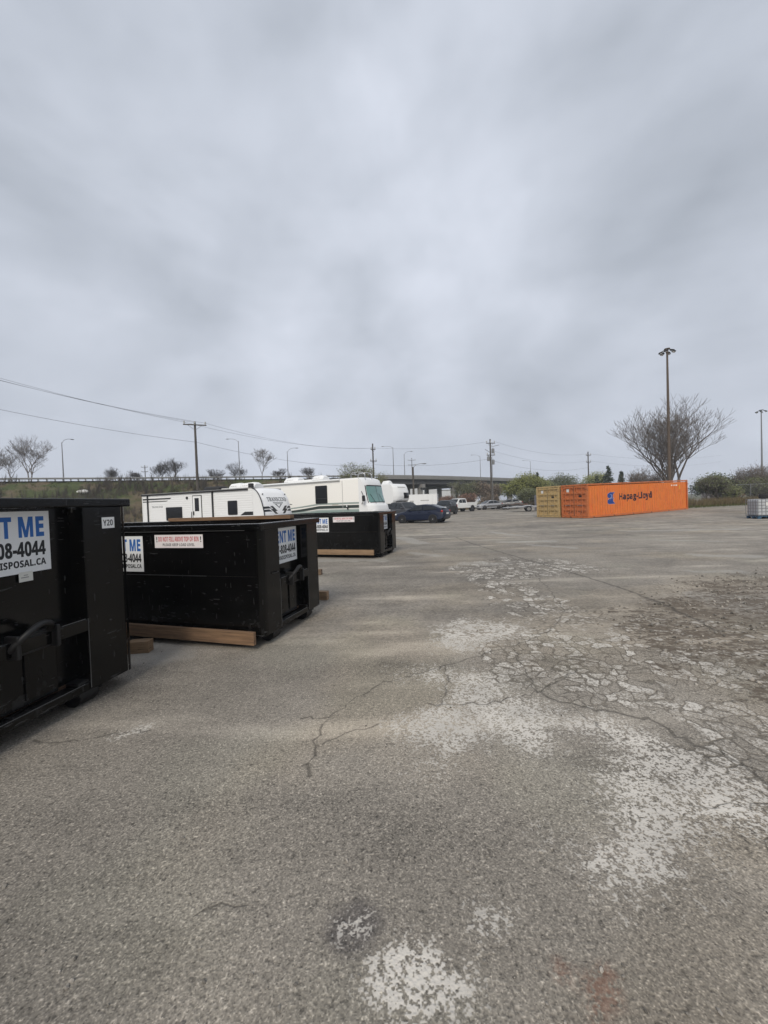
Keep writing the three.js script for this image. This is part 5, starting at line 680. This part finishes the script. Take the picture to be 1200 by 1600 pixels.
// masses nobody could count: twigs on the slope, weeds along its foot, dry grass at the fence
function tufts(name, label, cat, n, place, mat, hh, seed, blades = 5) { const r = rng(seed), g = new Twigs(); for (let i = 0; i < blades; i++) { const a = r() * 6.28, l = 0.3 + 0.5 * r(); g.seg(V((r() - 0.5) * 0.2, 0, (r() - 0.5) * 0.2), V(Math.cos(a) * l * 0.5, 0.7 + 0.3 * r(), Math.sin(a) * l * 0.5), 0.02, 0.004, 3); } const geo = new THREE.BufferGeometry(); geo.setAttribute('position', new THREE.Float32BufferAttribute(g.p, 3)); geo.setAttribute('normal', new THREE.Float32BufferAttribute(g.n, 3)); const m = new THREE.InstancedMesh(geo, mat, n), c = new THREE.Color(); for (let i = 0; i < n; i++) { const [x, y, z, s] = place(r); TMP.position.set(x, y, z); TMP.rotation.set(0, r() * 6.28, 0); TMP.scale.set(s * hh * 0.9, s * hh, s * hh * 0.9); TMP.updateMatrix(); m.setMatrixAt(i, TMP.matrix); const k = 0.6 + 0.8 * r(); m.setColorAt(i, c.setRGB(k, k * (0.92 + 0.16 * r()), k * 0.9)); } m.name = name; m.userData = { kind: 'stuff', label, category: cat }; m.castShadow = m.receiveShadow = true; scene.add(m); return m; }
const onSlope = (r, lo, hi, xa, xb) => { const t = tOfX(mix(xa, xb, r())), v = mix(lo, hi, r()), p = roadP(t).addScaledVector(roadN(t), 6.5 + 13 * (1 - v)); return [p.x, v * (DECK - 0.2) - 0.3, p.z]; };
const dryM = std(0.17, 0.135, 0.08, 1), twigM = std(0.095, 0.08, 0.065, 1), weedM = std(0.085, 0.105, 0.035, 1);
tufts('slope_brush', 'thin brown brush covering the grassy embankment', 'brush', 2600, (r) => { for (;;) { const q = onSlope(r, 0.02, 0.97, -120, -5); if (fbm(q[0] * 0.12 + 7, q[1] * 0.3 + 3, 3) > 0.47) return [...q, 0.5 + r()]; } }, twigM, 1.5, 91, 7);
tufts('slope_grass', 'long green grass on the embankment slope', 'grass', 5000, (r) => [...onSlope(r, 0.0, 1.0, -120, -5), 0.5 + r()], weedM, 0.55, 92, 7);
tufts('dry_grass', 'dry tan grass and weeds along the fence line', 'grass', 3800, (r) => { const u = r(), x = mix(27, 62, u), d = 37 + 5.2 * r() * r() + (x - 27) * 0.12; return [x, lie(x, d), -d, 0.35 + r() * 0.9]; }, dryM, 0.75, 93, 7);
tufts('green_weeds', 'fresh green weeds at the far end of the orange container', 'grass', 1500, (r) => { const x = mix(24, 50, r() * r()), d = 34.0 + (x - 24) * 0.22 + r() * 2.5; return [x, lie(x, d), -d, 0.3 + r() * 0.6]; }, weedM, 0.3, 94, 7);
tufts('lot_edge_weeds', 'brown weeds along the far edge of the lot', 'grass', 2600, (r) => { const x = mix(-2, 34, r()), d = 67 + 10 * r(); return [x, lie(x, Math.min(d, 76)) - 0.05, -d, 0.5 + r()]; }, dryM, 0.8, 95, 7);

// ───────────────────────── fence, tank and odds and ends ─────────────────────────
{ const t = thing('chain_link_fence', 'chain link fence right of the orange container, overgrown with shrubs', 'fence', 33, 0.25, 41.2, -4); const n = 10, sp = 3, H = 2.1; for (let i = 0; i <= n; i++) mb().cyl(0.03, 0.03, H + 0.1, i * sp, H / 2, 0).build('post', galv, t); mb().bar(V(0, H, 0), V(n * sp, H, 0), 0.022).build('top_rail', galv, t);
  const g = mb(); for (let x = -H; x < n * sp; x += 0.16) { const a = Math.max(0, x), b = Math.min(n * sp, x + H); g.beam(V(a, a - x, 0), V(b, b - x, 0), 0.005, 0.005); g.beam(V(a, H - (a - x), 0.006), V(b, H - (b - x), 0.006), 0.005, 0.005); } g.build('wire_mesh', galv, t).userData.kind = 'stuff'; }
{ // caged liquid tank on a pallet with a tyre on top
  const x = 22.45, d = 22.7, t = thing('caged_tank', 'white plastic tank in a wire cage on a blue pallet at the right edge', 'tank', x, lie(x, d), d, -12), pl = new THREE.MeshPhysicalMaterial({ color: col(0.52, 0.54, 0.56), roughness: 0.5, transmission: 0.1, thickness: 0 }), blue = std(0.03, 0.09, 0.16, 0.6);
  mb().rb(1.14, 0.98, 0.96, 0, 0.66, 0, 0.1).build('bottle', pl, t); mb().cyl(0.11, 0.11, 0.06, 0, 1.17, 0).build('cap', std(0.05, 0.05, 0.05, 0.6), t); for (const y of [0.22, 0.42, 0.62, 0.8, 0.98, 1.14]) for (const z of [0.5, -0.5]) mb().bar(V(-0.6, y, z), V(0.6, y, z), 0.011).build('cage_bar', galv, t); for (const y of [0.22, 0.42, 0.62, 0.8, 0.98, 1.14]) for (const z of [0.6, -0.6]) mb().bar(V(z, y, -0.5), V(z, y, 0.5), 0.011).build('cage_bar', galv, t); for (let i = 0; i <= 6; i++) for (const z of [0.5, -0.5]) mb().bar(V(-0.6 + i * 0.2, 0.15, z), V(-0.6 + i * 0.2, 1.14, z), 0.011).build('cage_bar', galv, t); for (let i = 1; i < 5; i++) for (const s of [0.6, -0.6]) mb().bar(V(s, 0.15, -0.5 + i * 0.2), V(s, 1.14, -0.5 + i * 0.2), 0.011).build('cage_bar', galv, t);
  mb().rb(0.42, 0.2, 0.01, 0.0, 0.86, 0.515, 0.004).build('label_plate', whiteSticker, t); mb().rb(1.2, 0.04, 1.0, 0, 0.14, 0, 0.01).build('pallet_deck', blue, t); for (const px of [-0.5, 0, 0.5]) for (const pz of [-0.42, 0, 0.42]) mb().rb(0.16, 0.12, 0.13, px, 0.06, pz, 0.02).build('pallet_foot', blue, t);
  const ty = mb().add(tyreG(0.36, 0.26)).build('tyre', rubber); ty.position.set(x + 0.2, lie(x, d) + 1.31 + 0.005, -d); ty.rotation.set(Math.PI / 2, 0, 0.0); tag(ty, 'black tyre lying on top of the white caged tank', 'tyre'); }
{ // low flatbed trailers and clutter at the back of the lot
  const flat = (label, x, d, turn, L, mat) => { const t = thing('flatbed_trailer', label, 'trailer', x, lie(x, d), d, turn, 'flatbed trailers at the back of the lot'); const n = 8; for (let k = 0; k < n; k++) mb().rb(L - 0.02, 0.04, 1.9 / n - 0.012, 0, 0.66, -0.95 + (k + 0.5) * 1.9 / n, 0.006).build('plank', mat, t); mb().rb(L, 0.12, 0.08, 0, 0.58, 0.97, 0.01).rb(L, 0.12, 0.08, 0, 0.58, -0.97, 0.01).rb(0.08, 0.1, 1.86, L / 2 - 0.04, 0.58, 0, 0.01).rb(0.08, 0.1, 1.86, -L / 2 + 0.04, 0.58, 0, 0.01).build('frame', mat, t); for (const s of [1, -1]) { wheel(t, -0.2, s * 1.06, 0.34, 0.2, s, steelGrey); mb().rb(0.9, 0.06, 0.24, -0.2, 0.74, s * 1.07, 0.02).build('fender', mat, t); } mb().beam(V(L / 2, 0.56, 0.4), V(L / 2 + 1.1, 0.5, 0), 0.08, 0.08).beam(V(L / 2, 0.56, -0.4), V(L / 2 + 1.1, 0.5, 0), 0.08, 0.08).build('drawbar', mat, t); return t; };
  flat('silver flatbed trailer left of the tan container', 17.6, 47.5, 165, 3.4, std(0.38, 0.39, 0.41, 0.4, 0.5)); flat('dark flatbed trailer behind the silver flatbed', 18.2, 58, 178, 4.6, std(0.05, 0.045, 0.042, 0.7)); flat('rusty flatbed trailer beneath the transformer pole', 21, 61, 160, 3.6, std(0.12, 0.07, 0.045, 0.8));
  { const t = thing('storage_cabinet', 'grey ribbed cabinet standing against the tan container', 'cabinet', 20.1, 0.1, 49.5, 14); for (let i = 0; i < 6; i++) mb().rb(1.0, 0.30, 0.8, 0, 0.2 + i * 0.32, 0, 0.02).build('drawer_tier', std(0.16, 0.16, 0.19, 0.6), t); }
  const junk = [['stack of weathered crates behind the fence', 40.4, 47, 1.9, std(0.22, 0.2, 0.22, 0.8)], ['rust coloured stack of crates behind the fence', 43.2, 47.5, 1.7, std(0.16, 0.085, 0.06, 0.85)], ['pale stack of crates behind the fence near the tank', 48.5, 49, 2.0, std(0.3, 0.28, 0.26, 0.8)]]; for (const [l, x, d, h, m] of junk) { const t = thing('crate_stack', l, 'crates', x, 0.2, d, 8); const r = rng(x * 10 | 0); const rows = Math.round(h / 0.45); for (let j = 0; j < rows; j++) for (let i = 0; i < 4; i++) if (r() < 0.85) for (let k = 0; k < 3; k++) mb().rb(0.66, 0.11, 0.6, -1.1 + i * 0.72 + (r() - 0.5) * 0.06, 0.08 + j * 0.45 + k * 0.14, (r() - 0.5) * 0.1, 0.01).build('board', m, t); }
  { const o = mb().add(new THREE.IcosahedronGeometry(0.5, 2)).build('plastic_sheet', std(0.6, 0.6, 0.57, 0.6)); const p = o.geometry.attributes.position; for (let i = 0; i < p.count; i++) { const k = 0.7 + 0.6 * vn(p.getX(i) * 5 + 9, p.getZ(i) * 5 + p.getY(i) * 3); p.setXYZ(i, p.getX(i) * k * 2.0, p.getY(i) * k * 0.7, p.getZ(i) * k); } o.geometry.computeVertexNormals(); const t = tOfX(-56.5), q = roadP(t).addScaledVector(roadN(t), 6.5 + 13 * 0.3); o.position.set(q.x, 0.7 * (DECK - 0.2) + 0.1, q.z); tag(o, 'crumpled white plastic sheet caught on the grassy slope', 'litter'); } }
{ // loose stones: many small ones lying on the lot
  const r = rng(123), geo = new THREE.IcosahedronGeometry(1, 0), n = 5200, m = new THREE.InstancedMesh(geo, std(0.26, 0.245, 0.225, 0.95), n), c = new THREE.Color(); for (let i = 0; i < n; i++) { let x, d, s; if (i < 2600) { for (;;) { x = 2.4 + 6 * r(); d = 2.6 + 5.5 * r(); if (fD(x, d) > -0.15 + 0.5 * (r() - 0.5)) break; } s = 0.004 + 0.016 * r() ** 3; } else { d = 1.0 + 16 * r() ** 1.5; x = (r() - 0.5) * (2.4 * d + 2); s = 0.002 + 0.007 * r() ** 3; } TMP.position.set(x, s * 0.35 + 0.004, -d); TMP.rotation.set(r() * 6, r() * 6, r() * 6); TMP.scale.set(s * (0.8 + 0.6 * r()), s * 0.7, s * (0.8 + 0.6 * r())); TMP.updateMatrix(); m.setMatrixAt(i, TMP.matrix); const k = 0.35 + 1.1 * r(); m.setColorAt(i, c.setRGB(k, k * 0.97, k * 0.92)); } m.name = 'gravel'; m.userData = { kind: 'stuff', label: 'loose gravel scattered over the asphalt', category: 'gravel' }; m.castShadow = m.receiveShadow = true; scene.add(m); }
scene.fog = new THREE.FogExp2(0xc3c8d0, 0.0008);
{ // white sheds seen under the overpass
  const shed = (label, x, d, w, h) => { const t = thing('warehouse', label, 'building', x, 0, d, 12); const wm = std(0.62, 0.63, 0.64, 0.7), n = Math.round(w / 3); for (let i = 0; i < n; i++) mb().rb(w / n - 0.05, h, 0.2, -w / 2 + (i + 0.5) * w / n, h / 2, 5, 0.02).build('wall_panel', wm, t); mb().box(w, h, 9.7, 0, h / 2 - 0.02, 0).build('shell', wm, t); mb().rb(w + 0.6, 0.4, 10.8, 0, h + 0.2, 0, 0.05).build('roof', roofGrey, t); for (let i = 0; i < 2; i++) mb().rb(2.6, 3.2, 0.12, -w * 0.2 + i * w * 0.4, 1.6, 5.12, 0.03).build('loading_door', roofGrey, t); };
  shed('white warehouse seen through the overpass beside its left pier', 14, 165, 15, 8.5); shed('low white warehouse seen under the overpass further right', 34, 190, 22, 7); }
renderer.render(scene, camera);
